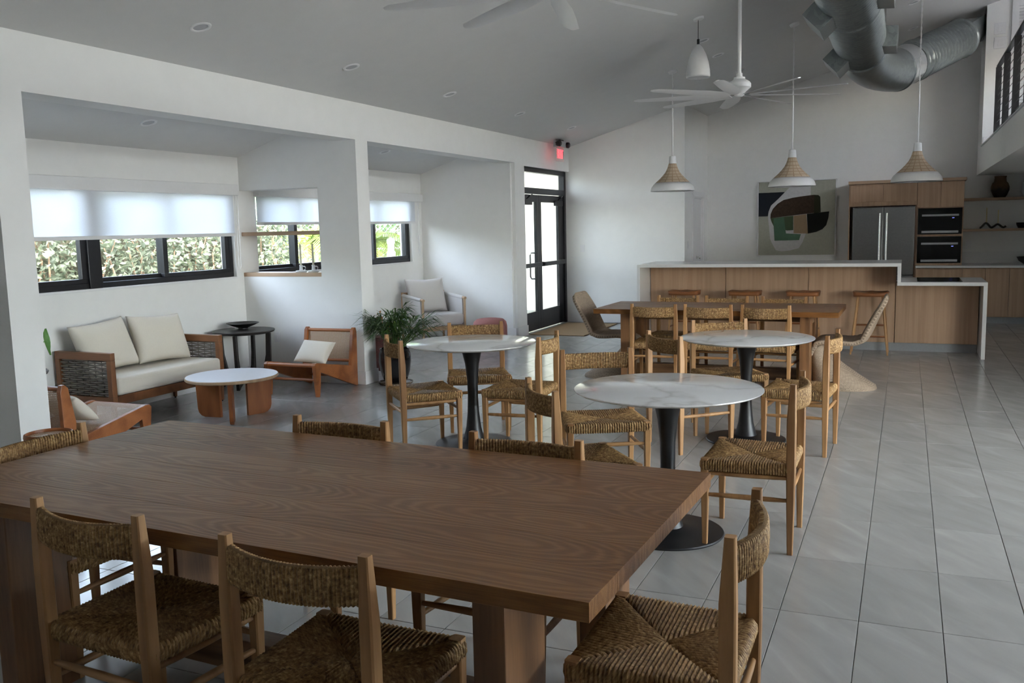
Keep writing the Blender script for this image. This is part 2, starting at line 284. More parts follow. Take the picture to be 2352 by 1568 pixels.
def rattan_mat():
    m, n, l, b = base('rattan', .7, 0, .3)
    mp = coords(n, l, (1, 1, 1), kind='UV')
    br = n.new('ShaderNodeTexBrick'); br.offset = 0; br.inputs['Scale'].default_value = 1; br.inputs['Color1'].default_value = (.62, .50, .36, 1); br.inputs['Color2'].default_value = (.56, .44, .31, 1); br.inputs['Mortar'].default_value = (.44, .31, .20, 1)
    br.inputs['Brick Width'].default_value = 1 / 14; br.inputs['Row Height'].default_value = .05; br.inputs['Mortar Size'].default_value = .006; l.new(mp.outputs[0], br.inputs['Vector']); l.new(br.outputs['Color'], b.inputs['Base Color'])
    bp = n.new('ShaderNodeBump'); bp.inputs['Strength'].default_value = .5; bp.inputs['Distance'].default_value = .003; l.new(br.outputs['Fac'], bp.inputs['Height']); l.new(bp.outputs[0], b.inputs['Normal'])
rattan_mat()
ART = {'art_ground': (.40, .40, .33), 'art_navy': (.02, .024, .032), 'art_white': (.58, .57, .57), 'art_brown': (.055, .035, .024), 'art_green': (.09, .17, .11), 'art_green2': (.075, .11, .06), 'art_tan': (.33, .24, .15), 'art_black': (.008, .009, .008), 'art_moss': (.03, .032, .016)}
for k, c in ART.items(): plain(k, c, .8, spec=.2, var=.25 if k == 'art_brown' else .05, scale=5)

# ------------------------------------------------------------------ mesh helpers
class MB:
    def __init__(s): s.v = []; s.f = []; s.uv = None
    def add(s, vs_, fs_):
        o = len(s.v); s.v += [tuple(p) for p in vs_]; s.f += [tuple(i + o for i in f) for f in fs_]; return s
    def box(s, x0, x1, y0, y1, z0, z1):
        return s.add([(x0, y0, z0), (x1, y0, z0), (x1, y1, z0), (x0, y1, z0), (x0, y0, z1), (x1, y0, z1), (x1, y1, z1), (x0, y1, z1)],
                     [(0, 3, 2, 1), (4, 5, 6, 7), (0, 1, 5, 4), (1, 2, 6, 5), (2, 3, 7, 6), (3, 0, 4, 7)])
    def hexa(s, lo, hi):      # two quads (4 points each)
        return s.add(list(lo) + list(hi), [(0, 3, 2, 1), (4, 5, 6, 7), (0, 1, 5, 4), (1, 2, 6, 5), (2, 3, 7, 6), (3, 0, 4, 7)])
    def prism(s, pts, a, b, axis='y'):    # 2-D outline extruded along an axis
        mk = {'y': lambda p, t: (p[0], t, p[1]), 'x': lambda p, t: (t, p[0], p[1]), 'z': lambda p, t: (p[0], p[1], t)}[axis]
        n = len(pts)
        return s.add([mk(p, a) for p in pts] + [mk(p, b) for p in pts], [tuple(range(n - 1, -1, -1)), tuple(range(n, 2 * n))] + [(i, (i + 1) % n, n + (i + 1) % n, n + i) for i in range(n)])
    def lathe(s, prof, n=32, c=(0, 0), cap=True):
        k = len(prof); vs_ = [(c[0] + r * math.cos(2 * PI * i / n), c[1] + r * math.sin(2 * PI * i / n), z) for (r, z) in prof for i in range(n)]
        fs_ = [(j * n + i, j * n + (i + 1) % n, (j + 1) * n + (i + 1) % n, (j + 1) * n + i) for j in range(k - 1) for i in range(n)]
        if cap:
            if prof[0][0] > 1e-4: fs_.append(tuple(range(n - 1, -1, -1)))
            if prof[-1][0] > 1e-4: fs_.append(tuple((k - 1) * n + i for i in range(n)))
        return s.add(vs_, fs_)
    def tube(s, pts, r, n=8, cap=True, closed=False, flat=None):
        pts = [Vector(p) for p in pts]; k = len(pts); rr = r if hasattr(r, '__len__') else [r] * k
        vs_ = []; ref = Vector((0, 0, 1))
        for i, p in enumerate(pts):
            t = (pts[(i + 1) % k] - pts[i - 1]) if closed else (pts[min(i + 1, k - 1)] - pts[max(i - 1, 0)])
            t.normalize(); rf = ref if abs(t.dot(ref)) < .95 else Vector((1, 0, 0))
            a = t.cross(rf).normalized(); b = a.cross(t)
            for j in range(n):
                an = 2 * PI * j / n
                vs_.append(p + a * (rr[i] * math.cos(an) * (flat or 1)) + b * (rr[i] * math.sin(an)))
        fs_ = [(i * n + j, i * n + (j + 1) % n, ((i + 1) % k) * n + (j + 1) % n, ((i + 1) % k) * n + j) for i in range(k if closed else k - 1) for j in range(n)]
        if cap and not closed: fs_ += [tuple(range(n - 1, -1, -1)), tuple((k - 1) * n + j for j in range(n))]
        return s.add(vs_, fs_)
    def loft(s, secs):       # list of equally long closed loops
        n = len(secs[0]); vs_ = [p for q in secs for p in q]; k = len(secs)
        return s.add(vs_, [(i * n + j, i * n + (j + 1) % n, (i + 1) * n + (j + 1) % n, (i + 1) * n + j) for i in range(k - 1) for j in range(n)] + [tuple(range(n - 1, -1, -1)), tuple((k - 1) * n + j for j in range(n))])
    def grid(s, P):          # P[i][j] points
        a = len(P); b = len(P[0])
        return s.add([p for r_ in P for p in r_], [(i * b + j, i * b + j + 1, (i + 1) * b + j + 1, (i + 1) * b + j) for i in range(a - 1) for j in range(b - 1)])
    def xf(s, mat, start=0):
        s.v[start:] = [tuple(mat @ Vector(p)) for p in s.v[start:]]; return s
    def mesh(s, name, mat=None, bevel=0, smooth=False, uv=None, fixn=True, seg=2):
        me = bpy.data.meshes.new(name); me.from_pydata(s.v, [], s.f)
        if fixn or bevel:
            bm = bmesh.new(); bm.from_mesh(me)
            if fixn: bmesh.ops.recalc_face_normals(bm, faces=bm.faces)
            if bevel:
                es = [e for e in bm.edges if len(e.link_faces) == 2 and e.calc_face_angle(0) > .5]
                bmesh.ops.bevel(bm, geom=es, offset=bevel, segments=seg, profile=.6, affect='EDGES', clamp_overlap=True)
            bm.to_mesh(me); bm.free()
        if uv is not None:
            lay = me.uv_layers.new(name='uv')
            vi = np.empty(len(me.loops), np.int32); me.loops.foreach_get('vertex_index', vi)
            lay.data.foreach_set('uv', np.asarray(uv, np.float32)[vi].ravel())
        if smooth:
            me.polygons.foreach_set('use_smooth', [True] * len(me.polygons))
            if smooth != 'full':
                try: me.set_sharp_from_angle(angle=rad(smooth if isinstance(smooth, (int, float)) and smooth > 1 else 40))
                except Exception: pass
        if mat: me.materials.append(MATS[mat])
        me.update(); return me
    def build(s, name, mat, parent=None, bevel=0, smooth=False, uv=None, fixn=True, seg=2):
        return link(name, s.mesh(name, mat, bevel, smooth, uv, fixn, seg), parent)
def link(name, me, parent=None, loc=(0, 0, 0), rz=0):
    o = bpy.data.objects.new(name, me); COL.objects.link(o); o.location = loc; o.rotation_euler = (0, 0, rz)
    if parent is not None: o.parent = parent
    return o
def tag(o, label=None, cat=None, group=None, kind=None):
    for k, v in (('label', label), ('category', cat), ('group', group), ('kind', kind)):
        if v: o[k] = v
    return o
def thing(name, label, cat, loc=(0, 0, 0), rz=0, group=None):
    return tag(link(name, None, None, loc, rz), label, cat, group)
def copy_thing(root, loc, rz, label, group=None):
    c = root.copy(); COL.objects.link(c); c.location = loc; c.rotation_euler = (0, 0, rz); c['label'] = label
    if group: c['group'] = group
    for ch in [x for x in root.children]:
        d = ch.copy(); COL.objects.link(d); d.parent = c
        for g in ch.children:
            e = g.copy(); COL.objects.link(e); e.parent = d
    return c
def struct(name, mb, mat, label, cat, parent=None, bevel=0, smooth=False):
    o = mb.build(name, mat, parent, bevel, smooth)
    if parent is None: tag(o, label, cat, None, 'structure')
    return o
def B(*a): return MB().box(*a)
def cyl(c, r, z0, z1, n=24): return MB().lathe([(r, z0), (r, z1)], n, c)
def proj(p):
    d = Vector(p) - Vector((0, 0, CAM_H)); k = d.dot(fw)
    return (1176 + F_PX * d.dot(r2) / k, 784 - F_PX * d.dot(u2) / k, k)
def cushion(w, h, t, n=14, pinch=.085, e=.62):
    """a soft pillow in the x-z plane, thickness along y, centred on the origin"""
    mb = MB(); top = []; bot = []
    us = [math.sin(PI / 2 * (2 * i / n - 1)) * .5 + .5 * (2 * i / n - 1) for i in range(n + 1)]
    for v in us:
        ra = []; rb = []
        for u in us:
            x = w / 2 * u * (1 - pinch * (1 - v * v)); z = h / 2 * v * (1 - pinch * (1 - u * u))
            th = t / 2 * (max(0, (1 - u * u)) * max(0, (1 - v * v))) ** (e * .62)
            ra.append((x, -th, z)); rb.append((x, th, z))
        top.append(ra); bot.append(rb)
    mb.grid(top); mb.grid([r_[::-1] for r_ in bot])
    me = mb
    return me
def weld(me, d=.0005):
    bm = bmesh.new(); bm.from_mesh(me); bmesh.ops.remove_doubles(bm, verts=bm.verts, dist=d); bmesh.ops.recalc_face_normals(bm, faces=bm.faces); bm.to_mesh(me); bm.free(); return me

# ------------------------------------------------------------------ structure
XL, ZB, XA, XO = -5.149, 2.517, -6.66, -6.86
SL = .285
def CZ(x): return 2.889 + SL * (x - XL)
RX, RY = 3.6, -2.6          # right wall, rear wall
GLZ = (3.0, 7.1)           # glazed stretch of the right wall

# floor: grout bed + tiles
floor = struct('floor', B(-6.9, RX + .2, RY - .2, 16.2, -.12, -.006), 'grout', 'pale grey stone-look tiled floor with thin dark joints', 'floor')
GX, GY, TW, TL, GAP = -.436, 5.635, .3048, .65, .0032
cells = []
for i in range(-21, 14):
    for j in range(-13, 17):
        x0 = GX + i * TW; y0 = GY + j * TL; cx = x0 + TW / 2; cy = y0 + TL / 2
        if cx < XA - .1 or cx > RX or cy < RY or cy > 16.0: continue
        if cy > 12.1 and cx < -5.25: continue
        if cy > 14.3 and cx < -3.3: continue
        a = [proj((x, y, 0)) for x, y in ((x0, y0), (x0 + TW, y0), (x0 + TW, y0 + TL), (x0, y0 + TL))]
        area = 0; vis = all(q[2] > .5 for q in a) and any(0 < q[0] < 2352 and 0 < q[1] < 1568 for q in a)
        if vis:
            area = abs(sum(a[k][0] * a[(k + 1) % 4][1] - a[(k + 1) % 4][0] * a[k][1] for k in range(4))) / 2
            if cx < -5.15 and cy < 4.2 or (-3 < cx < -.7 and 1.2 < cy < 2.6): area *= .35
        cells.append((area, x0, y0))
cells.sort(key=lambda c: -c[0])
tm = MB().box(-TW / 2 + GAP / 2, TW / 2 - GAP / 2, -TL / 2 + GAP / 2, TL / 2 - GAP / 2, -.006, 0).mesh('tile', 'floor_tile', bevel=.0012, seg=1)
for a, x0, y0 in cells[:300]:
    link('tile', tm, floor, (x0 + TW / 2, y0 + TL / 2, 0))
mb = MB(); rn = []
for a, x0, y0 in cells[300:]:
    mb.box(x0 + GAP / 2, x0 + TW - GAP / 2, y0 + GAP / 2, y0 + TL - GAP / 2, -.006, 0); rn.append(random.random())
rest = mb.build('tile', 'floor_tile', floor, fixn=False); rest['kind'] = 'stuff'
at = rest.data.attributes.new('rnd', 'FLOAT', 'FACE'); at.data.foreach_set('value', np.repeat(np.array(rn, np.float32), 6))

# ceiling (sloped) and alcove ceiling
struct('ceiling', MB().prism([(XL - .3, CZ(XL - .3)), (RX + .2, CZ(RX + .2)), (RX + .2, CZ(RX + .2) + .15), (XL - .3, CZ(XL - .3) + .15)], RY - .2, 16.2), 'ceiling_paint', 'sloping grey-white ceiling rising to the right', 'ceiling')
AZ = lambda x: 2.415 + .31 * (x - XA)
struct('ceiling_alcove', MB().prism([(XO, AZ(XO)), (-5.35, AZ(-5.35)), (-5.35, AZ(-5.35) + .1), (XO, AZ(XO) + .1)], .5, 12.05), 'ceiling_paint', 'sloping white ceiling of the window alcoves', 'ceiling')
struct('roof', MB().prism([(-7.25, AZ(-7.25) + .12), (-5.2, AZ(-5.2) + .18), (RX + 1.3, CZ(RX + 1.3) + .2), (RX + 1.3, CZ(RX + 1.3) + .35), (-7.25, AZ(-7.25) + .3)], RY - 1.2, 12.3), 'white_trim', 'white roof above the room', 'roof')
struct('sky_block_right', B(RX + .2, RX + 3.0, RY - 1.2, 12.3, 2.75, 2.9), 'white_trim', 'white slab added outside the right glazing to block steep sky light', 'roof')  # unseen slab added to cut steep sky light on the floor
# left wall: header and piers
mb = MB()
mb.box(-5.405, XL, RY, 12.334, ZB, 3.0)
mb.box(-5.405, XL, 12.334, 14.25, 2.49, 3.0)
mb.box(-5.405, XL, RY, .6, 0, ZB)
mb.box(-5.405, XL, 3.9, 4.123, 0, ZB)
mb.box(-5.405, XL, 7.905, 8.13, 0, ZB)
mb.box(-5.20, XL, 11.976, 12.334, 0, ZB)
struct('wall_left', mb, 'paint', 'white plaster wall with wide openings into window alcoves', 'wall')
mb = MB()
mb.box(XA, -5.405, 3.9, 4.123, 0, 2.9)
struct('wall_alcove_near', mb, 'paint', 'white partition beside the lounge alcove, behind the first pier', 'wall')
mb = MB()
mb.box(XA, -5.405, 7.905, 8.13, 0, 1.13); mb.box(XA, -5.405, 7.905, 8.13, 2.06, 2.9); mb.box(-5.637, -5.405, 7.905, 8.13, 1.13, 2.06)
struct('wall_alcove_middle', mb, 'paint', 'white partition with a shelved pass-through opening between the alcoves', 'wall')
struct('wall_alcove_far', B(XA, -5.2, 11.93, 12.05, 0, 2.95), 'paint', 'white alcove end wall beside the black entrance door', 'wall')
struct('wall_alcove_start', B(XA, -5.405, .5, .6, 0, 2.9), 'paint', 'white end wall of the dark alcove', 'wall')
W1 = (4.16, 7.79); W2 = (8.16, 11.62); WZ0, WZ1 = 1.137, 2.10
mb = MB()
mb.box(XO, XA, .5, W1[0], 0, 2.55); mb.box(XO, XA, W1[0], W2[1], 0, WZ0); mb.box(XO, XA, W1[0], W2[1], WZ1, 2.55)
mb.box(XO, XA, W1[1], W2[0], WZ0, WZ1); mb.box(XO, XA, W2[1], 12.05, 0, 2.55)
struct('wall_window', mb, 'paint', 'white outer wall with two long windows', 'wall')
struct('wall_back', B(-5.25, -3.42, 14.25, 14.45, 0, 3.6), 'paint', 'white wall to the right of the black entrance door', 'wall')
mb = MB(); D2 = (14.86, 15.62)
mb.box(-3.42, -3.22, 14.25, D2[0], 0, 3.6); mb.box(-3.42, -3.22, D2[1], 16.2, 0, 3.6); mb.box(-3.42, -3.22, D2[0], D2[1], 2.03, 3.6)
struct('wall_return', mb, 'paint', 'narrow white wall with the inner door', 'wall')
struct('wall_kitchen', B(-3.42, RX + .2, 16.02, 16.2, 0, 5.6), 'paint', 'tall greige wall behind the kitchen', 'wall')
struct('wall_upper', B(.98, RX, 15.2, 16.02, 2.24, 5.5), 'paint', 'white wall of the upper floor with two control panels', 'wall')
# mezzanine slab
mez = struct('mezzanine', B(.98, RX, 8.2, 15.2, 2.24, 2.62), 'paint', 'white mezzanine floor edge above the kitchen', 'floor')
B(.965, 1.06, 8.2, 15.2, 2.62, 2.638).build('edge_trim', 'grey_plastic', mez)
# right wall with large windows, rear wall with glazed doors (outside the picture)
mb = MB()
mb.box(RX, RX + .2, RY, 16.02, 0, .12); mb.box(RX, RX + .2, RY, 16.02, 2.62, 3.42); mb.box(RX, RX + .2, 8.0, 16.02, 3.42, 3.6); mb.box(RX, RX + .2, RY, 2.4, 3.42, 3.6); mb.box(RX, RX + .2, 8.0, 16.02, 4.02, 5.6); mb.box(RX, RX + .2, RY, 2.4, 4.02, 5.6); mb.box(RX, RX + .2, 2.4, 8.0, 3.72, 5.6); mb.box(RX, RX + .2, 8.0, 10.8, 3.6, 4.02); mb.box(RX, RX + .2, RY, 2.4, 3.6, 4.02); mb.box(RX, RX + .2, 13.6, 16.02, 3.6, 4.02); mb.box(RX, RX + .2, RY, GLZ[0], .12, 2.62); mb.box(RX, RX + .2, GLZ[1], 16.02, .12, 2.62)
struct('wall_right', mb, 'paint', 'white wall with tall glazing beside the camera', 'wall')
struct('wall_rear', B(-5.405, RX, RY - .2, RY, 0, 5.6), 'paint', 'white wall behind the camera', 'wall')
mb = MB(); npn = 8
for i in range(npn + 1):
    y = GLZ[0] + (GLZ[1] - GLZ[0]) * i / npn; mb.box(RX + .05, RX + .12, y - .03, y + .03, .12, 2.62)
mb.box(RX + .05, RX + .12, *GLZ, 2.56, 2.62); mb.box(RX + .05, RX + .12, *GLZ, .12, .18)
mb2 = MB()
for y in [10.8 + 2.8 * i / 3 for i in range(4)] + [2.4 + 5.6 * i / 5 for i in range(6)]: mb2.box(RX + .05, RX + .12, y - .03, y + .03, 3.6, 4.02)  # near row added to send sky light down onto the left floor
struct('window_4', mb2, 'black_metal', 'black framed upper floor windows in the right wall, with a near row added for light', 'window')
w3 = struct('window_3', mb, 'black_metal', 'black framed glazing in the right wall', 'window')
for i in range(npn):
    y = GLZ[0] + (GLZ[1] - GLZ[0]) * i / npn; B(RX + .08, RX + .086, y + .03, y + (GLZ[1] - GLZ[0]) / npn - .03, .18, 2.56).build('pane', 'window_glass', w3)

# baseboards
bb = lambda n, l, *a: struct(n, B(*a), 'white_trim', l, 'baseboard', bevel=.003)
bb('baseboard_left', 'white baseboard under the alcove windows', XA, XA + .014, 4.123, 7.905, 0, .14)
bb('baseboard_middle', 'white baseboard on the pass-through partition', XA, XL, 7.891, 7.905, 0, .14)
bb('baseboard_pier', 'white baseboard on the pier behind the potted palm', XL, XL + .014, 7.891, 8.144, 0, .14)
bb('baseboard_far', 'white baseboard on the alcove end wall', XA, XL, 11.916, 11.93, 0, .15)
bb('baseboard_door', 'white baseboard on the pier beside the entrance door', XL, XL + .014, 11.962, 12.348, 0, .15)
bb('baseboard_back', 'white baseboard right of the entrance door', -5.149, -3.22, 14.236, 14.25, 0, .15)
bb('baseboard_near', 'white baseboard on the first pier', XL, XL + .014, 3.886, 4.137, 0, .14)
bb('baseboard_window', 'white baseboard in the armchair alcove', XA, XA + .014, 8.13, 11.93, 0, .14)
bb('baseboard_upper', 'white baseboard on the upper floor', .995, RX, 15.186, 15.2, 2.64, 2.76)

# windows 1 and 2
def window(name, y0, y1, mull, stiles, label):
    x0, x1 = -6.81, -6.70
    mb = MB(); mb.box(x0, x1, y0, y1, WZ0, WZ0 + .05); mb.box(x0, x1, y0, y1, WZ1 - .05, WZ1); mb.box(x0, x1, y0, y0 + .05, WZ0 + .05, WZ1 - .05); mb.box(x0, x1, y1 - .05, y1, WZ0 + .05, WZ1 - .05)
    w = struct(name, mb, 'black_metal', label, 'window', bevel=.004)
    B(x0, x1 + .02, mull - .07, mull + .07, WZ0, WZ1).build('mullion', 'black_metal', w, bevel=.004)
    for a, b, st in ((y0 + .05, mull - .07, stiles[0]), (mull + .07, y1 - .05, stiles[1])):
        for q, (c, d) in enumerate(((a, st + .035), (st - .035, b))):
            X0, X1 = (x0 + .055, x1 - .005) if q else (x0 + .005, x0 + .05)
            mb = MB(); mb.box(X0, X1, c, d, WZ0 + .05, WZ0 + .09); mb.box(X0, X1, c, d, WZ1 - .09, WZ1 - .05); mb.box(X0, X1, c, c + .06, WZ0 + .09, WZ1 - .09); mb.box(X0, X1, d - .06, d, WZ0 + .09, WZ1 - .09)
            s_ = mb.build('sash', 'black_metal', w, bevel=.003)
            xm = (X0 + X1) / 2
            B(xm - .003, xm + .003, c + .06, d - .06, WZ0 + .09, WZ1 - .09).build('pane', 'window_glass', s_)
    B(XO, XA + .012, y0, y1, WZ0 - .02, WZ0 - .001).build('window_sill', 'white_trim', w, bevel=.003)
    return w
window('window_1', *W1, 5.95, (5.05, 6.83), 'long black framed window behind the sofa')
window('window_2', *W2, 9.85, (8.93, 10.68), 'black framed window in the armchair alcove')
def shade(y0, y1, c0, c1, zb, label, chain_y):
    t = thing('roller_shade', label, 'roller shade', (XA, (y0 + y1) / 2, 0)); d = (y0 + y1) / 2
    B(.0, .085, y0 - d, y1 - d, 2.005, 2.118).build('cassette', 'white_metal', t, bevel=.006)
    B(.030, .032, c0 - d, c1 - d, zb + .02, 2.02).build('cloth', 'shade_cloth', t)
    B(.024, .040, c0 - d, c1 - d, zb - .012, zb + .022).build('bottom_bar', 'white_metal', t, bevel=.003)
    MB().tube([(.045, chain_y - d - .018, 2.02), (.045, chain_y - d - .018, 1.25), (.045, chain_y - d, 1.22), (.045, chain_y - d + .018, 1.25), (.045, chain_y - d + .018, 2.02)], .0035, 6).build('pull_chain', 'white_plastic', t)
    return t
shade(4.14, 7.80, 4.2, 7.76, 1.585, 'white roller shade half lowered over the long window behind the sofa', 7.80)
shade(8.135, 11.84, 8.14, 11.68, 1.70, 'white roller shade half lowered over the window above the armchair', 11.76)
# pass-through shelf boards
tag(B(XA + .003, -5.64, 7.90, 8.135, 1.13, 1.172).build('wall_shelf', 'veneer_h', bevel=.003), 'pale wood board forming the sill of the pass-through opening', 'shelf')
tag(B(XA + .003, -5.64, 7.90, 8.135, 1.57, 1.612).build('wall_shelf', 'veneer_h', bevel=.003), 'pale wood shelf across the middle of the pass-through opening', 'shelf')

# entrance door (double, black aluminium)
DX = -5.25
mb = MB(); X0, X1 = DX - .06, DX + .04
mb.box(X0, X1, 12.06, 12.14, 0, 2.49); mb.box(X0, X1, 14.17, 14.25, 0, 2.49); mb.box(X0, X1, 12.14, 14.17, 2.42, 2.49); mb.box(X0, X1, 12.14, 14.17, 2.10, 2.19)
door = struct('door_1', mb, 'black_metal', 'black aluminium glazed double entrance door with transom', 'door', bevel=.004)
B(DX - .012, DX - .004, 12.14, 14.17, 2.19, 2.42).build('pane', 'window_glass', door)
for (a, b, hinge) in ((12.145, 13.10, 0), (13.105, 14.165, 1)):
    mb = MB(); x0, x1 = DX - .035, DX + .012
    mb.box(x0, x1, a, a + .10, .01, 2.09); mb.box(x0, x1, b - .10 - (.1 if hinge else 0), b, .01, 2.09); mb.box(x0, x1, a + .1, b - .1, .01, .30); mb.box(x0, x1, a + .1, b - .1, 1.98, 2.09)
    lf = mb.build('door_leaf', 'black_metal', door, bevel=.004)
    B(DX - .016, DX - .008, a + .1, b - .1, .30, 1.98).build('pane', 'window_glass', lf)
    mb = B(DX + .03, DX + .085, a + .04, b - .05, .99, 1.055); mb.box(DX + .012, DX + .05, a + .04, a + .1, .985, 1.06); mb.box(DX + .012, DX + .05, b - .12, b - .05, .985, 1.06)
    mb.build('push_bar', 'black_metal', lf, bevel=.008)
    c = (b - .42) if hinge else (a + .28)
    mb = B(DX + .012, DX + .07, c, c + .28, 1.93, 2.01); mb.tube([(DX + .05, c + .1, 2.02), (DX + .12, c + .05, 2.06), (DX + .05, c + .33, 2.09)], .009, 6)
    mb.build('closer', 'black_metal', lf, bevel=.004)
MB().tube([(DX - .01, 12.99, 1.20), (DX - .085, 12.99, 1.20), (DX - .10, 12.985, 1.17), (DX - .10, 12.985, .83), (DX - .085, 12.99, .80), (DX - .01, 12.99, .80)], .013, 10).build('pull_handle', 'black_metal', door, smooth=True)

# inner white door in the return wall
mb = MB(); mb.box(-3.22, -3.195, D2[0] - .09, D2[0], 0, 2.12); mb.box(-3.22, -3.195, D2[1], D2[1] + .09, 0, 2.12); mb.box(-3.22, -3.195, D2[0], D2[1], 2.03, 2.12)
mb.box(-3.42, -3.22, D2[0] - .005, D2[0] + .02, 0, 2.03); mb.box(-3.42, -3.22, D2[1] - .02, D2[1] + .005, 0, 2.03); mb.box(-3.42, -3.22, D2[0] + .02, D2[1] - .02, 2.01, 2.035)
d2 = struct('door_2', mb, 'white_trim', 'plain white inner door in the narrow wall', 'door', bevel=.004)
B(-3.28, -3.245, D2[0] + .022, D2[1] - .022, .008, 2.008).build('door_leaf', 'white_trim', d2, bevel=.003)
MB().lathe([(.0, -.03), (.024, -.028), (.03, -.012), (.024, .002), (.012, .006), (.012, .03), (.03, .032), (.03, .038)], 20).xf(Matrix.Translation((-3.207, 15.27, 1.03)) @ Matrix.Rotation(-PI / 2, 4, 'Y')).build('door_knob', 'handle_steel', d2, smooth=True)

# ------------------------------------------------------------------ rush chairs
CH = .83
def oct_sec(cx, cy, z, a, b, c=.25):
    k = min(a, b) * c
    return [(cx + x, cy + y, z) for x, y in ((-a + k, -b), (a - k, -b), (a, -b + k), (a, b - k), (a - k, b), (-a + k, b), (-a, b - k), (-a, -b + k))]
def seat_mesh():
    T = .442; m = 34; uv = []; mb = MB(); O = Vector((0, .005, 0))
    P = [Vector((-.222, -.205, 0)), Vector((.222, -.205, 0)), Vector((.243, .212, 0)), Vector((-.243, .212, 0))]
    for s_ in range(4):
        A, Bq = P[s_], P[(s_ + 1) % 4]; d = (Bq - A).normalized(); out = Vector((d.y, -d.x, 0))
        cols = []
        for i in range(2 * m + 1):
            t = i / (2 * m); E_ = A + (Bq - A) * t; u = 2 * t if t < .5 else 2 * (1 - t); I_ = (A if t < .5 else Bq).lerp(O, u)
            hi = .0030 if i % 2 else -.0026
            L_ = (E_ - I_).length; bulge = .006 * min(1, L_ / .1)
            row = []
            for f, dz, ds in ((0, -.009, 0), (.12, -.001, 0), (.5, bulge * .2, 0), (.88, .004, 0), (1, .001, .002), (1, -.010, .010), (1, -.032, .012), (1, -.05, .006), (1, -.054, -.012)):
                p = I_.lerp(E_, f) + out * ds; z = T + dz - .006 * (1 - (p - O).length / .3)
                if ds >= .009: p = p + out * hi
                else: z += hi * (1.0 if dz > -.02 else -1)
                row.append((p.x, p.y, z)); uv.append((t * m + s_ * 61, f * L_ - min(0, dz) * (f == 1)))
            cols.append(row)
        mb.grid(cols)
    return mb.mesh('seat', 'rush', smooth='full', fixn=False, uv=uv)
def backrest_mesh():
    mb = MB(); m = 40; secs = []; uv = []
    for i in range(2 * m + 1):
        t = i / m - 1; x = .208 * t; y = -.205 - .05 * (1 - t * t); tx, ty = 1, .1 * t / .208
        nn = math.hypot(tx, ty); nx, ny = -ty / nn, tx / nn; hi = .0022 if i % 2 else -.0014
        zc = .7525 - .004 * (1 - t * t); hh, th = .05 + hi, .0135 + hi; loop = []
        for k in range(12):
            an = 2 * PI * k / 12; ca, sa = math.cos(an), math.sin(an)
            a_ = th * math.copysign(abs(ca) ** .6, ca); b_ = hh * math.copysign(abs(sa) ** .45, sa)
            loop.append((x + nx * a_, y + ny * a_, zc + b_)); uv.append((i / 2, b_ * 1.1 + (3 if ca > 0 else 0)))
        secs.append(loop)
    mb.loft(secs); return mb.mesh('backrest', 'rush', smooth='full', uv=uv)
def rush_chair(label):
    t = thing('rush_chair', label, 'chair', group='woven rush dining chairs')
    link('seat', seat_mesh(), t); link('backrest', backrest_mesh(), t)
    for s_ in (-1, 1):
        MB().loft([oct_sec(s_ * .226, .200, 0, .012, .012), oct_sec(s_ * .228, .200, .25, .0175, .0175), oct_sec(s_ * .229, .200, .40, .0195, .0195), oct_sec(s_ * .229, .200, .448, .019, .019)]).build('front_leg', 'oak', t, smooth=30)
        MB().loft([oct_sec(s_ * .214, -.205, 0, .0125, .013), oct_sec(s_ * .2155, -.205, .25, .017, .0185), oct_sec(s_ * .216, -.205, .44, .020, .0215), oct_sec(s_ * .216, -.205, .66, .0195, .0215), oct_sec(s_ * .214, -.209, CH, .0145, .0135)]).build('back_post', 'oak', t, smooth=30)
        for z in (.375, .265):
            MB().tube([Vector((s_ * .215, -.205, z)).lerp(Vector((s_ * .228, .2, z)), f) for f in (0, .2, .5, .8, 1)], [.0085, .0115, .0135, .0115, .0085], 10).build('stretcher', 'oak_h', t, smooth=60)
    MB().tube([(x, .2, .315) for x in (-.227, -.13, 0, .13, .227)], [.0085, .0115, .0135, .0115, .0085], 10).build('stretcher', 'oak_h', t, smooth=60)
    MB().tube([(x, -.205, .315) for x in (-.215, -.13, 0, .13, .215)], [.0085, .0115, .0135, .0115, .0085], 10).build('stretcher', 'oak_h', t, smooth=60)
    return t
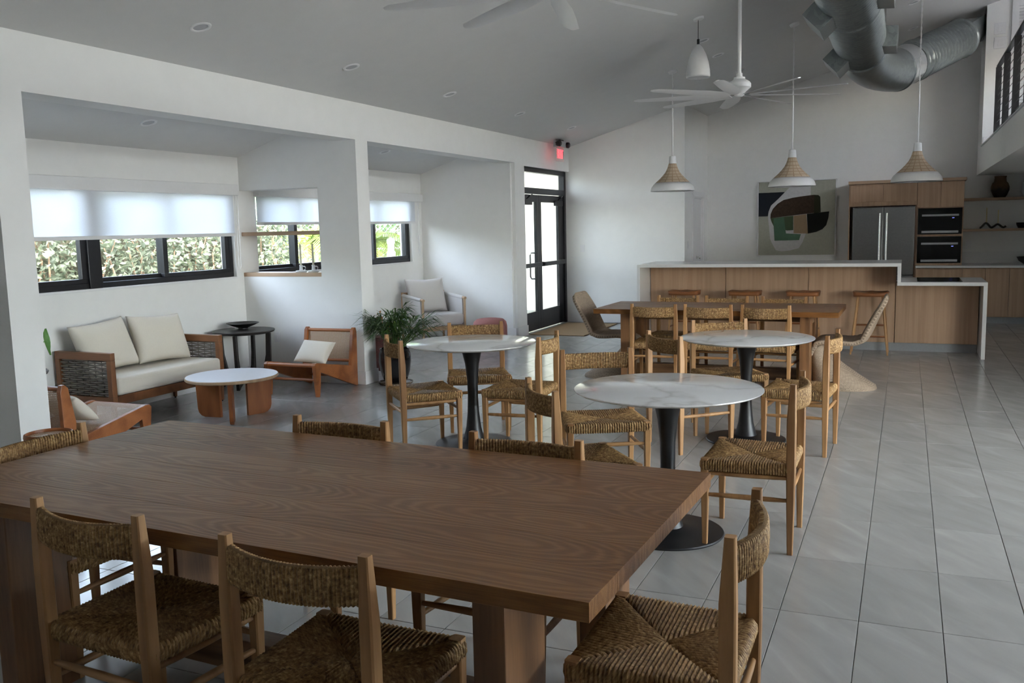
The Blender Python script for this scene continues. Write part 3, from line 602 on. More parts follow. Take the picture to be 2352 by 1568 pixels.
CHAIRS = [  # centre between the back posts, facing angle of local +y minus 90 deg, label
    (-2.133, 1.800, -3.5, 'rush-seat oak chair on the camera side of the big oak table, the left of two'),
    (-1.367, 1.743, -1.3, 'rush-seat oak chair on the camera side of the big oak table, nearest its middle'),
    (-2.119, 3.045, 180, 'rush-seat oak chair across the big oak table, on the sofa side, mostly hidden'),
    (-1.268, 2.985, 178, 'rush-seat oak chair across the big oak table, nearest the marble tables'),
    (-.377, 2.369, 90, 'rush-seat oak chair at the right end of the big oak table'),
    (-3.125, 2.435, -90, 'rush-seat oak chair at the left end of the big oak table'),
    (-1.758, 5.320, 207.9, 'rush-seat oak chair on the far left side of the nearest marble table'),
    (-1.615, 4.037, -50.5, 'rush-seat oak chair between the big oak table and the nearest marble table'),
    (-.471, 4.560, 90, 'rush-seat oak chair on the open floor side of the nearest marble table'),
    (-3.357, 5.544, -45.5, 'rush-seat oak chair in front of the potted palm at the left marble table'),
    (-3.241, 6.646, 209.3, 'rush-seat oak chair on the alcove side of the left marble table'),
    (-2.354, 6.008, 93.7, 'rush-seat oak chair on the right side of the left marble table'),
    (-1.546, 6.208, -45, 'rush-seat oak chair on the near left side of the far right marble table'),
    (-1.351, 7.213, 209, 'rush-seat oak chair behind the far right marble table, back towards the far dining table'),
    (-.448, 6.508, 85, 'rush-seat oak chair on the open floor side of the far right marble table'),
    (-2.231, 8.531, 1.1, 'rush-seat oak chair on the near side of the far dining table, leftmost of three'),
    (-1.710, 8.556, 1.5, 'rush-seat oak chair on the near side of the far dining table, middle of three'),
    (-1.177, 8.563, -4.4, 'rush-seat oak chair on the near side of the far dining table, rightmost of three'),
    (-2.24, 9.60, 178, 'rush-seat oak chair between the far dining table and the bar, leftmost of three'),
    (-1.722, 9.60, 178, 'rush-seat oak chair between the far dining table and the bar, middle of three'),
    (-1.131, 9.56, 178.6, 'rush-seat oak chair between the far dining table and the bar, rightmost of three'),
]
proto = None
for x, y, a, lab in CHAIRS:
    r_ = rad(a); loc = (x - .205 * math.sin(r_), y + .205 * math.cos(r_), 0)
    if proto is None: proto = rush_chair(lab); proto.location = loc; proto.rotation_euler = (0, 0, r_)
    else: copy_thing(proto, loc, r_, lab)

# ------------------------------------------------------------------ wooden dining tables
def dining_table(label, loc, rz, L, Wd, zt, np_):
    t = thing('dining_table', label, 'table', loc, rz); th = .048; w = Wd / np_
    for i in range(np_):
        y0 = -Wd / 2 + i * w
        link('plank', B(-L / 2, L / 2, -w / 2 + .0002, w / 2 - .0002, -th, 0).mesh('plank', 'plank_oak', bevel=.0006, seg=1), t, (0, y0 + w / 2, zt))
    for sx in (-1, 1):
        x = sx * (L / 2 - .30)
        for sy in (-1, 1):
            c = sy * (Wd / 2 - .21)
            B(x - .045, x + .045, c - .12, c + .12, 0, zt - th).build('leg', 'table_oak_v', t, bevel=.004)
        B(x - .035, x + .035, -Wd / 2 + .1, Wd / 2 - .1, zt - th - .10, zt - th).build('crossbar', 'table_oak', t, bevel=.003)
    B(-L / 2 + .3, L / 2 - .3, -.05, .05, .05, .17).build('stretcher', 'table_oak', t, bevel=.004)
    B(-L / 2 + .34, L / 2 - .34, -.03, .03, zt - th - .09, zt - th).build('apron', 'table_oak', t, bevel=.003)
    return t
dining_table('large rustic oak table filling the foreground', (-1.82, 2.412, 0), rad(-2.2), 2.45, 1.135, .767, 6)
dining_table('long oak table with chairs on both sides in front of the kitchen bar', (-1.70, 9.06, 0), rad(-.6), 2.33, .93, .765, 5)

# ------------------------------------------------------------------ round marble tables
def marble_table(label, loc):
    t = thing('marble_table', label, 'table', loc, group='round marble pedestal tables'); R_ = .478; Z = .762
    MB().lathe([(0, Z - .022), (R_ - .05, Z - .022), (R_ - .012, Z - .012), (R_, Z - .005), (R_ - .001, Z - .001), (R_ - .004, Z), (0, Z)], 96, cap=False).build('tabletop', 'marble', t, smooth=30)
    MB().lathe([(.082, .03), (.072, .06), (.055, .13), (.043, .24), (.038, .36), (.04, .48), (.052, .6), (.072, .69), (.09, .735), (.095, Z - .022)], 40).build('stem', 'black_satin', t, smooth=50)
    MB().lathe([(.285, 0), (.288, .006), (.284, .012), (.2, .018), (.12, .026), (.082, .038), (0, .04)], 64).build('base', 'black_satin', t, smooth=40)
    return t
RT = [((-1.097, 4.470, 0), 'round white marble table nearest the camera'), ((-2.925, 5.925, 0), 'round white marble table on the left, in front of the potted palm'), ((-1.048, 6.655, 0), 'round white marble table between the nearest one and the far dining table')]
p0 = marble_table(RT[0][1], RT[0][0])
for loc, lab in RT[1:]: copy_thing(p0, loc, 0, lab)

# ------------------------------------------------------------------ wicker S chairs
def s_chair_mesh():
    # side profile of the shell, back at +x, facing -x: (x, z, half width, side curl)
    prof = [(.362, .862, .13, 0), (.352, .858, .19, 0), (.325, .80, .235, .0), (.283, .70, .25, -.02), (.243, .60, .25, -.035), (.21, .52, .25, -.04), (.17, .455, .25, -.03), (.10, .425, .25, -.02), (0, .425, .25, 0), (-.12, .435, .25, 0), (-.22, .43, .25, .0), (-.285, .405, .248, 0), (-.315, .36, .24, 0), (-.318, .30, .22, 0)]
    P = []
    for i in range(len(prof) - 1):
        for k in range(3): P.append([a + (b - a) * k / 3 for a, b in zip(prof[i], prof[i + 1])])
    P.append(list(prof[-1])); rows = []; uv = []; nv = 20; s_ = 0; last = None
    for x, z, w, wing in P:
        s_ += 0 if last is None else math.hypot(x - last[0], z - last[1]); last = (x, z); row = []
        for j in range(nv + 1):
            v = 2 * j / nv - 1; a_ = abs(v); row.append((x + wing * a_ ** 2 + (.03 * a_ ** 3 if z < .41 and x < 0 else 0), w * v, z + (.012 * a_ ** 3 if .41 < z < .45 else 0))); uv.append((v * .3, s_))
        rows.append(row)
    mb = MB(); mb.grid(rows); return mb, uv
def s_base_mesh():
    secs = []; uv = []; n_ = 48; s_ = 0
    for z, x, W_, w in ((.41, -.27, .10, .20), (.38, -.305, .13, .225), (.33, -.325, .17, .235), (.26, -.33, .24, .24), (.18, -.325, .34, .245), (.10, -.318, .45, .25), (.04, -.312, .54, .255), (.012, -.31, .585, .257), (-.015, -.305, .59, .255)):
        loop = []
        for j in range(n_):
            an = 2 * PI * j / n_; c, q = math.cos(an), math.sin(an); loop.append((x + W_ / 2 - W_ / 2 * math.copysign(abs(c) ** .75, c), w * math.copysign(abs(q) ** .7, q) * (1 - .16 * max(0, -c)), z)); uv.append((j / n_ * 1.4, z * 1.3))
        secs.append(loop)
    mb = MB(); mb.loft(secs); return mb, uv
def s_chair(label, loc, rz):
    t = thing('wicker_chair', label, 'chair', loc, rz, 'wicker cantilever chairs')
    mb, uv = s_chair_mesh(); sh = mb.build('shell', 'wicker', t, smooth='full', uv=uv)
    so = sh.modifiers.new('thick', 'SOLIDIFY'); so.thickness = .045; so.offset = 0
    ss = sh.modifiers.new('sub', 'SUBSURF'); ss.levels = 1; ss.render_levels = 1
    mb, uv = s_base_mesh(); mb.build('base', 'wicker', t, smooth=60, uv=uv)
    return t
sc1 = s_chair('woven wicker S-shaped chair at the right end of the far dining table', (-.50, 9.10, .015), 0)
copy_thing(sc1, (-2.85, 9.14, .015), PI, 'woven wicker S-shaped chair at the left end of the far dining table, near the doormat')

# ------------------------------------------------------------------ bar stools
def stool(label, loc):
    t = thing('bar_stool', label, 'stool', loc, group='saddle seat bar stools'); nx, ny = 14, 8; Z = .735
    top = []; bot = []
    for j in range(ny + 1):
        v = 2 * j / ny - 1; ra = []; rb = []
        for i in range(nx + 1):
            u = 2 * i / nx - 1; k = math.sqrt(max(0, 1 - .28 * u * u)); x = .205 * u * math.sqrt(1 - .18 * v * v); y = .15 * v * k
            dip = -.022 * (1 - u * u) * (1 - v * v) + .008 * math.cos(PI * u * 1) * (1 - abs(v)) + (.010 * math.exp(-(u / .25) ** 2) if v > .2 else 0)
            ra.append((x, y, Z + dip + .012 * u * u)); rb.append((x * .96, y * .96, Z - .045))
        top.append(ra); bot.append(rb[::-1])
    mb = MB(); mb.grid(top); mb.grid(bot)
    rim = [top[0][i] for i in range(nx + 1)] + [top[j][nx] for j in range(1, ny + 1)] + [top[ny][i] for i in range(nx - 1, -1, -1)] + [top[j][0] for j in range(ny - 1, 0, -1)]
    lo = [(x * .96, y * .96, Z - .045) for x, y, z in rim]; n_ = len(rim)
    mb.add(rim + lo, [(i, (i + 1) % n_, n_ + (i + 1) % n_, n_ + i) for i in range(n_)])
    me = weld(mb.mesh('seat', 'stool_wood', smooth=50)); link('seat', me, t)
    for sx in (-1, 1):
        for sy in (-1, 1):
            MB().tube([(sx * .135, sy * .095, Z - .046), (sx * .17, sy * .12, .35), (sx * .205, sy * .145, 0)], [.015, .0165, .011], 10).build('leg', 'oak', t, smooth=60)
        MB().tube([(sx * .178, -.124, .28), (sx * .178, .124, .28)], .010, 8).build('rung', 'stool_wood', t, smooth=60)
    for sy, z in ((-1, .22), (1, .33)):
        MB().tube([(-.183, sy * .128, z), (.183, sy * .128, z)], .0115, 8).build('rung', 'stool_wood', t, smooth=60)
    return t
st0 = stool('wooden saddle-seat bar stool at the left end of the bar', (-2.60, 11.51, 0))
for x, lab in ((-1.835, 'wooden saddle-seat bar stool, second from the left along the bar'), (-1.14, 'wooden saddle-seat bar stool, third from the left along the bar'), (-.37, 'wooden saddle-seat bar stool at the right end, behind the wicker chair')):
    copy_thing(st0, (x, 11.51, 0), 0, lab)

# ------------------------------------------------------------------ kitchen island
isl = thing('kitchen_island', 'pale oak veneer kitchen island panels with grey toe kick', 'island', (-1.2, 11.79, 0))
ox, oy = -1.2, 11.79
def pn(a, b, z1, parent=isl): return B(a - ox + .004, b - ox - .004, 0, .02, .105, z1).build('panel', 'veneer', parent, bevel=.001, seg=1)
for a, b, z in ((-3.125, -2.127, 1.045), (-2.127, -1.106, 1.045), (-1.106, -.10, 1.045), (-.10, .80, .828)): pn(a, b, z)
B(-3.125 - ox, .80 - ox, .03, .05, 0, .105).build('toe_kick', 'toe_grey', isl)
mb = B(-3.125 - ox, -.10 - ox, .021, .45, .106, 1.045); mb.build('cabinet_body', 'veneer', isl); B(-.099 - ox, .80 - ox, .021, .45, .106, .828).build('cabinet_body', 'veneer', isl)
ct = thing('island_countertop', 'white quartz waterfall countertop stepping down at its right end', 'countertop', (-1.2, 11.29, 0)); oy2 = 11.29
B(-3.168 - ox, -.043 - ox, 0, .96, 1.048, 1.088).build('upper_slab', 'quartz', ct, bevel=.002)
B(-.082 - ox, .847 - ox, 0, .96, .829, .869).build('lower_slab', 'quartz', ct, bevel=.002)
B(-3.168 - ox, -3.130 - ox, 0, .96, 0, 1.0475).build('waterfall_end', 'quartz', ct, bevel=.002)
B(.806 - ox, .847 - ox, 0, .96, 0, .8285).build('waterfall_end', 'quartz', ct, bevel=.002)
B(-.082 - ox, -.043 - ox, 0, .96, .8695, 1.0475).build('riser', 'quartz', ct, bevel=.002)
tag(B(.13, .60, 11.42, 12.12, .8695, .876).build('cooktop', 'black_glass', bevel=.002), 'black glass cooktop set on the lower island counter', 'cooktop')

# ------------------------------------------------------------------ back kitchen
YK = 15.35
fr = thing('refrigerator', 'stainless steel french door refrigerator', 'refrigerator', (-.34, YK, 0))
B(-.445, .455, .03, .65, .02, 1.785).build('body', 'grey_plastic', fr, bevel=.004)
for a, b, hx in ((-.445, .002, -.045), (.008, .455, .055)):
    dr = B(a, b, -.03, .03, .72, 1.78).build('door', 'steel', fr, bevel=.012)
    mb = MB().tube([(hx, -.085, .90), (hx, -.085, 1.69)], .017, 10); mb.tube([(hx, -.03, .95), (hx, -.085, .95)], .01, 8); mb.tube([(hx, -.03, 1.64), (hx, -.085, 1.64)], .01, 8)
    mb.build('handle', 'handle_steel', dr, smooth=50)
dr = B(-.445, .455, -.03, .03, .06, .71).build('drawer', 'steel', fr, bevel=.012)
mb = MB().tube([(-.36, -.085, .64), (.37, -.085, .64)], .015, 10); mb.tube([(-.3, -.03, .64), (-.3, -.085, .64)], .01, 8); mb.tube([(.3, -.03, .64), (.3, -.085, .64)], .01, 8); mb.build('handle', 'handle_steel', dr, smooth=50)
ca = thing('cabinet', 'pale oak wall cabinet above the refrigerator', 'cabinet', (-.35, YK, 1.80))
B(-.50, .485, .02, .66, .0, .345).build('body', 'veneer', ca, bevel=.002)
B(-.48, -.002, -.0, .019, .065, .343).build('door', 'veneer', ca, bevel=.001, seg=1); B(.004, .483, 0, .019, .065, .343).build('door', 'veneer', ca, bevel=.001, seg=1)
B(-.50, -.485, .02, .66, -1.8, -.001).build('side_panel', 'veneer', ca); B(.470, .485, .02, .66, -1.8, -.001).build('side_panel', 'veneer', ca)
tw = thing('oven_cabinet', 'tall pale oak oven cabinet between refrigerator and shelves', 'cabinet', (.46, YK, 0))
mb = B(-.322, -.306, .0, .66, 0, 2.145); mb.box(.31, .325, 0, .66, 0, 2.145); mb.box(-.306, .31, 0, .66, .873, .905); mb.box(-.306, .31, 0, .66, 1.315, 1.345); mb.box(-.306, .31, 0, .66, 1.745, 1.755); mb.box(-.306, .31, .62, .66, 0, 2.145); mb.box(-.306, .31, 0, .62, 2.13, 2.145)
mb.build('body', 'veneer', tw)
B(-.318, -.002, -.02, -.001, 1.757, 2.14).build('door', 'veneer', tw, bevel=.001, seg=1); B(.004, .323, -.02, -.001, 1.757, 2.14).build('door', 'veneer', tw, bevel=.001, seg=1)
B(-.86 - .46, .81 - .46, -.045, .668, 2.148, 2.195).build('top_board', 'veneer_h', tw, bevel=.002)
def oven(label, z0, z1):
    t = thing('oven', label, 'oven', (.46, YK, z0)); h = z1 - z0
    B(-.302, .306, .0, .55, .002, h - .002).build('body', 'black_metal', t)
    d = B(-.302, .306, -.022, -.001, .002, h - .002).build('door', 'black_glass', t, bevel=.003)
    B(-.25, .26, -.062, -.03, h - .122, h - .092).build('handle', 'grey_plastic', d, bevel=.004)
    B(-.25, .26, -.032, -.0225, .02, .055).build('vent_strip', 'grey_plastic', d, bevel=.002)
    B(.17, .20, -.0235, -.0225, h - .155, h - .145).build('display', 'display_blue', d)
oven('black built-in oven, the upper of two', 1.347, 1.743)
oven('black built-in oven, the lower of two', .907, 1.313)
bx = [.145, .79, 1.10, 1.42, 1.74, 2.24, 2.75]
for i in range(len(bx) - 1):
    lab = ['pale oak base cabinet under the ovens', 'pale oak base cabinet right of the ovens, first under the shelves', 'pale oak base cabinet, second to the right of the ovens', 'pale oak base cabinet, third to the right of the ovens, at the picture edge', 'pale oak base cabinet, fourth to the right of the ovens', 'pale oak base cabinet, farthest right under the mezzanine'][i]
    c_ = thing('base_cabinet', lab, 'cabinet', ((bx[i] + bx[i + 1]) / 2, 15.20, 0), group='base cabinets along the back wall'); hw = (bx[i + 1] - bx[i]) / 2
    y_ = .17 if i == 0 else .0
    B(-hw + .001, hw - .001, .02, .80, .10, .835).build('body', 'veneer', c_) if i else B(-hw + .001, hw - .001, .02, .15, .10, .835).build('body', 'veneer', c_)
    B(-hw + .003, hw - .003, 0, .019, .105, .82).build('door', 'veneer', c_, bevel=.001, seg=1)
    B(-hw, hw, .05, .07, 0, .10).build('toe_kick', 'toe_grey', c_)
mb = B(.14, .79, 15.15, YK - .024, .84, .873); mb.box(.79, 2.75, 15.15, 16.018, .84, .873)
tag(mb.build('kitchen_counter', 'quartz', bevel=.002), 'white quartz counter along the back kitchen wall', 'countertop')
tag(B(.79, 2.75, 16.005, 16.0185, .8735, 1.05).build('backsplash', 'quartz'), 'low white quartz upstand behind the back counter', 'backsplash')
tag(B(.79, 2.6, 15.72, 16.018, 1.845, 1.885).build('wall_shelf', 'veneer_h', bevel=.002), 'upper floating pale oak shelf holding the brown vase', 'shelf')
tag(B(.79, 2.6, 15.72, 16.018, 1.375, 1.412).build('wall_shelf', 'veneer_h', bevel=.002), 'lower floating pale oak shelf holding the wavy candle holder', 'shelf')
tag(link('vase', MB().lathe([(0, 0), (.075, 0), (.10, .04), (.128, .11), (.128, .16), (.11, .215), (.085, .24), (.08, .30), (.087, .322), (.075, .322), (.07, .25), (0, .24)], 32, cap=False).mesh('vase', 'vase_glaze', smooth=50), None, (1.30, 15.86, 1.886)), 'brown to black glazed pottery vase on the upper kitchen shelf', 'vase')
wv = thing('candle_holder', 'dark wavy candle holder on the lower kitchen shelf', 'candle holder', (1.22, 15.84, 1.413))
pts = [(-.18 + .36 * i / 40, 0, .016 + (.035 if i < 22 else .024) * (1 - math.cos(2 * PI * i / 40 * 2.25 - .2)) * (1 if i > 3 else i / 3)) for i in range(41)]
MB().tube(pts, .016, 10).build('body', 'dark_ceramic', wv, smooth='full')
for lab, x, h, z in (('thin yellow candle, left one on the wavy holder', 1.13, .22, .10), ('thin yellow candle, right one on the wavy holder', 1.29, .20, .083)):
    tag(link('candle', MB().lathe([(.009, 0), (.008, h - .005), (.002, h), (.0015, h + .01)], 10).mesh('candle', 'candle', smooth=40), None, (x, 15.84, 1.413 + z)), lab, 'candle')
tag(link('bowl', MB().lathe([(0, 0), (.05, 0), (.075, .05), (.08, .085), (.072, .085), (.06, .03), (0, .02)], 24, cap=False).mesh('bowl', 'dark_ceramic', smooth=50), None, (1.615, 15.84, 1.413)), 'small dark bowl on the lower kitchen shelf at the picture edge', 'bowl')
tag(link('bowl', MB().lathe([(0, 0), (.06, 0), (.13, .05), (.16, .11), (.15, .11), (.1, .04), (0, .02)], 24, cap=False).mesh('bowl', 'dark_ceramic', smooth=50), None, (1.70, 15.62, .874)), 'dark bowl on the back kitchen counter at the picture edge', 'bowl')
tag(link('vase', MB().lathe([(0, 0), (.07, 0), (.11, .08), (.10, .2), (.06, .26), (.07, .29), (.06, .29), (.05, .2), (0, .1)], 24, cap=False).mesh('vase', 'grey_plastic', smooth=50), None, (1.69, 15.86, 1.886)), 'grey vessel on the upper kitchen shelf at the picture edge', 'vase')
def plate(name, label, cat, m, w, h, knob=True):
    t = tag(B(-w / 2, w / 2, -.006, 0, -h / 2, h / 2).build(name, 'white_plastic', bevel=.002), label, cat); t.matrix_world = m
    if knob: B(-w * .18, w * .18, -.010, -.006, -h * .26, h * .26).build('rocker', 'white_plastic', t, bevel=.001)
plate('light_switch', 'white light switch on the wall beside the entrance door', 'switch', Matrix.Translation((-4.928, 14.2495, 1.232)), .075, .118)
plate('light_switch', 'white light switch beside the inner white door', 'switch', Matrix.Translation((-3.2195, 14.50, 1.26)) @ Matrix.Rotation(PI / 2, 4, 'Z'), .075, .118)
plate('power_outlet', 'white outlet on the kitchen wall under the shelves', 'outlet', Matrix.Translation((.905, 16.0195, 1.16)), .085, .125)
plate('power_outlet', 'white outlet low on the pass-through partition', 'outlet', Matrix.Translation((-6.256, 7.9045, .471)), .07, .11)
plate('thermostat', 'white alarm panel with blue display on the upper wall', 'thermostat', Matrix.Translation((1.155, 15.1995, 4.29)), .15, .16)
plate('thermostat', 'white blank control panel under the alarm panel', 'thermostat', Matrix.Translation((1.163, 15.1995, 4.09)), .16, .16)
lv = thing('louvered_door', 'white louvered door on the upper floor behind the railing', 'door', (1.75, 15.2, 2.64))
mb = B(-.45, -.36, -.035, -.002, 0, 2.05); mb.box(.36, .45, -.035, -.002, 0, 2.05); mb.box(-.36, .36, -.035, -.002, 1.93, 2.05); mb.box(-.36, .36, -.035, -.002, 0, .12); mb.build('frame', 'white_trim', lv, bevel=.003)
sl = MB().hexa([(-.36, -.034, .0), (.36, -.034, .0), (.36, -.004, .028), (-.36, -.004, .028)], [(-.36, -.034, .006), (.36, -.034, .006), (.36, -.004, .034), (-.36, -.004, .034)]).mesh('slat', 'white_trim')
for i in range(40): link('slat', sl, lv, (0, 0, .13 + i * .0447))

# painting
pt = thing('framed_painting', 'square framed abstract painting of black, brown, green and tan shapes', 'painting', (-1.716, 16.018, 1.645))
hw = .637; mb = MB()
mb.box(-hw, hw, -.045, 0, hw - .016, hw); mb.box(-hw, hw, -.045, 0, -hw, -hw + .016); mb.box(-hw, -hw + .016, -.045, 0, -hw + .016, hw - .016); mb.box(hw - .016, hw, -.045, 0, -hw + .016, hw - .016); mb.build('frame', 'white_metal', pt, bevel=.002)
B(-hw + .02, hw - .02, -.032, -.006, -hw + .02, hw - .02).build('canvas', 'art_ground', pt)
def shape(name, mat, pts, k):   # outline in pixels of a 1200-wide close-up of the picture
    q = [((x - 755) / 1185 * 2 * hw, (755 - y) / 1165 * 2 * hw) for x, y in pts]
    n_ = len(q); y0 = -.032 - .0004 * k
    MB().add([(a, y0, b) for a, b in q], [tuple(range(n_))]).build(name, mat, pt, fixn=False)
shape('navy_block', 'art_navy', [(172, 352), (580, 348), (480, 450), (370, 550), (335, 640), (322, 714), (168, 716)], 1)
shape('white_form', 'art_white', [(640, 290), (700, 270), (966, 270), (966, 410), (1000, 700), (900, 1000), (860, 1120), (800, 1215), (660, 1250), (540, 1262), (450, 1240), (385, 1120), (360, 1060), (345, 900), (325, 720), (335, 640), (370, 550), (480, 450)], 2)
shape('brown_form', 'art_brown', [(362, 745), (365, 680), (400, 600), (470, 525), (560, 470), (700, 440), (860, 420), (1000, 407), (1030, 407), (1020, 680)], 3)
shape('moss_form', 'art_moss', [(1020, 407), (1080, 412), (1110, 440), (1120, 672), (1020, 684)], 4)
shape('brown_edge', 'art_green2', [(362, 745), (712, 715), (714, 935), (620, 940), (420, 880), (380, 800)], 4)
shape('green_form', 'art_green', [(412, 752), (570, 735), (590, 880), (605, 985), (830, 1000), (805, 1090), (430, 1095), (415, 885)], 5)
shape('white_sliver', 'art_white', [(605, 965), (720, 938), (720, 985)], 6)
shape('tan_form', 'art_tan', [(716, 718), (908, 695), (935, 993), (720, 985)], 7)
shape('black_form', 'art_black', [(915, 692), (1245, 662), (1235, 760), (1205, 870), (1150, 930), (1060, 970), (935, 993)], 8)

# mezzanine railing
rl = thing('balcony_railing', 'black metal cable railing along the mezzanine edge', 'railing', (1.03, 12, 2.639))
y = 13.45
ps = []
while y > 8.2: ps.append(y); y -= 1.1
for y in ps: B(-.035, .035, y - 12 - .006, y - 12 + .006, 0, .86).build('post', 'black_metal', rl)
B(-.025, .025, ps[-1] - 12 - .03, ps[0] - 12 + .03, .861, .885).build('handrail', 'black_metal', rl, bevel=.003)
for i in range(9): MB().tube([(0, ps[-1] - 12, .08 + i * .085), (0, ps[0] - 12, .08 + i * .085)], .0035, 6).build('cable', 'black_metal', rl)

# ------------------------------------------------------------------ lounge: sofa
SX, SY = -6.31, 6.075
sofa = thing('sofa', 'walnut framed two-seat sofa with woven rope arms and cream seat cushion', 'sofa', (SX, SY, 0))
SL_, SD = .67, .32      # half length (y), half depth (x)
for sy in (-1, 1):
    y0, y1 = sorted((sy * SL_, sy * (SL_ - .05)))
    mb = MB(); mb.box(-SD, SD, y0, y1, .575, .64); mb.box(-SD, SD, y0, y1, .20, .265)
    mb.box(SD - .05, SD, y0, y1, .265, .575); mb.box(-SD, -SD + .05, y0, y1, .265, .575)
    arm = mb.build('arm_frame', 'walnut_x', sofa, bevel=.004)
    yc = (y0 + y1) / 2; mb = MB(); xs = [(-SD + .05) + (2 * SD - .1) * i / 7 for i in range(1, 7)]
    for x in xs: mb.tube([(x, yc, .265), (x, yc, .575)], .004, 6)
    for r_ in range(17):
        z = .277 + r_ * .0181; n_ = 29
        mb.tube([(-SD + .05 + (2 * SD - .1) * i / (n_ - 1), yc + .0085 * math.cos(PI * (i / (n_ - 1) * 7) + PI * (r_ % 2)), z) for i in range(n_)], .0078, 6)
    mb.build('woven_panel', 'rope', arm, smooth=60) if 'rope' in MATS else None
    for x in (SD - .025, -SD + .025):
        MB().loft([oct_sec(x, yc, .012, .014, .014), oct_sec(x, yc, .199, .021, .021)]).build('leg', 'walnut', sofa)
        MB().lathe([(.009, 0), (.009, .0125)], 12, (x, yc)).build('foot', 'rubber', sofa)
B(SD - .045, SD, -SL_ + .051, SL_ - .051, .20, .275).build('front_rail', 'walnut_x', sofa, bevel=.004)
B(-SD, -SD + .045, -SL_ + .051, SL_ - .051, .20, .275).build('back_rail', 'walnut_x', sofa, bevel=.004)
B(-SD, -SD + .04, -SL_ + .051, SL_ - .051, .50, .57).build('back_rail', 'walnut_x', sofa, bevel=.004)
B(-SD + .05, SD - .05, -SL_ + .051, SL_ - .051, .24, .268).build('seat_deck', 'walnut_x', sofa)
mb = B(-SD + .045, SD + .015, -SL_ + .054, SL_ - .054, .277, .425); me = mb.mesh('seat_cushion', 'cream_fabric', bevel=.035, smooth=60, seg=4); link('seat_cushion', me, sofa)
def pillow(label, w, h, t, m, mat='cream_fabric', group=None):
    me = weld(cushion(w, h, t, 18).mesh('pillow', mat)); me.polygons.foreach_set('use_smooth', [True] * len(me.polygons))
    o = link('pillow', me); o.matrix_world = m; return tag(o, label, 'pillow', group)
RT_ = lambda x, y, z, a=0, b=0, c=0: Matrix.Translation((x, y, z)) @ Matrix.Rotation(c, 4, 'Z') @ Matrix.Rotation(b, 4, 'Y') @ Matrix.Rotation(a, 4, 'X')
# pillow local: x width, z height, y thickness ; facing +x means rotate z by 90 deg, lean back
pillow('cream back pillow leaning on the left half of the sofa', .60, .46, .22, RT_(-6.44, 5.765, .645, 0, 0, PI / 2) @ Matrix.Rotation(rad(-20), 4, 'X') @ Matrix.Rotation(rad(-4), 4, 'Y'))
pillow('cream back pillow leaning on the right half of the sofa', .63, .46, .22, RT_(-6.41, 6.37, .645, 0, 0, PI / 2) @ Matrix.Rotation(rad(-20), 4, 'X') @ Matrix.Rotation(rad(3), 4, 'Y'))

# ------------------------------------------------------------------ coffee table
cf = thing('coffee_table', 'round white-topped coffee table on three curved walnut panels', 'table', (-5.345, 6.11, 0))
MB().lathe([(0, .352), (.385, .352), (.392, .358), (.392, .374), (.387, .379)], 72, cap=False).build('tabletop_edge', 'pale_oak', cf, smooth=30)
MB().lathe([(.387, .379), (.386, .381), (0, .381)], 72, cap=False).build('tabletop', 'white_top', cf, smooth=30) if 'white_top' in MATS else None
for a in (186, -53, 70):
    q = [(.13, 0), (.29, 0), (.325, .010), (.352, .035), (.362, .07), (.375, .351), (.13, .351)]
    MB().prism(q, -.016, .016).xf(Matrix.Rotation(rad(a), 4, 'Z')).build('leg_panel', 'teak_z', cf, bevel=.003)

# ------------------------------------------------------------------ black side tables, bowl
def side_table(label, loc, rz=0):
    t = thing('side_table', label, 'table', loc, rz, 'black side tables'); Z = .60
    MB().lathe([(0, Z - .035), (.27, Z - .035), (.31, Z - .022), (.318, Z - .008), (.314, Z), (0, Z)], 56, cap=False).build('tabletop', 'black_wood', t, smooth=30)
    for k in range(4):
        out = [(.255, 0), (.262, 0), (.275, .30), (.285, Z - .036), (.235, Z - .036), (.225, .34), (.195, .20), (.12, .115), (.02, .09), (.02, .05), (.14, .045), (.215, .02), (.235, 0)]
        MB().prism(out, -.016, .016).xf(Matrix.Rotation(rad(20 + 90 * k), 4, 'Z')).build('leg', 'black_wood', t, bevel=.002, seg=1)
    return t
sd0 = side_table('round black wooden side table in the alcove corner with a bowl on it', (-6.325, 7.45, 0), rad(0))
copy_thing(sd0, (-6.17, 4.56, 0), 0, 'round black wooden side table mostly hidden behind the first pier')
tag(link('bowl', MB().lathe([(0, 0), (.05, 0), (.048, .012), (.10, .03), (.17, .062), (.166, .065), (.09, .036), (0, .026)], 40, cap=False).mesh('bowl', 'black_satin', smooth=50), None, (-6.40, 7.53, .601)), 'shallow black footed bowl on the black side table', 'bowl')
pl = thing('potted_plant', 'green broad-leaf plant peeking out behind the first pier', 'plant', (-6.18, 4.62, .601))
MB().lathe([(0, 0), (.06, 0), (.075, .06), (.08, .12), (.07, .12), (0, .10)], 24, cap=False).build('pot', 'dark_ceramic', pl, smooth=50)
for k, (a, r_, h, sz) in enumerate(((75, .30, .20, .10), (20, .2, .33, .10), (150, .22, .3, .10), (240, .2, .26, .09), (300, .18, .34, .1))):
    ca, sa = math.cos(rad(a)), math.sin(rad(a)); mb = MB().tube([(0, 0, .1), (ca * r_ * .4, sa * r_ * .4, h * .9), (ca * r_, sa * r_, h)], .004, 6)
    rows = []
    for i in range(7):
        f = i / 6; w = sz * .55 * math.sin(PI * (f ** .75)) + .001
        c0 = Vector((ca * r_, sa * r_, h + sz)) + Vector((ca * .02 * f, sa * .02 * f, -f * sz * 2.1)); rows.append([tuple(c0 + Vector((-sa, ca, 0)) * w), tuple(c0 + Vector((ca, sa, 0)) * .012), tuple(c0 - Vector((-sa, ca, 0)) * w)])
    mb.grid(rows); mb.build('leaf', 'fig_leaf', pl, fixn=False, smooth='full')

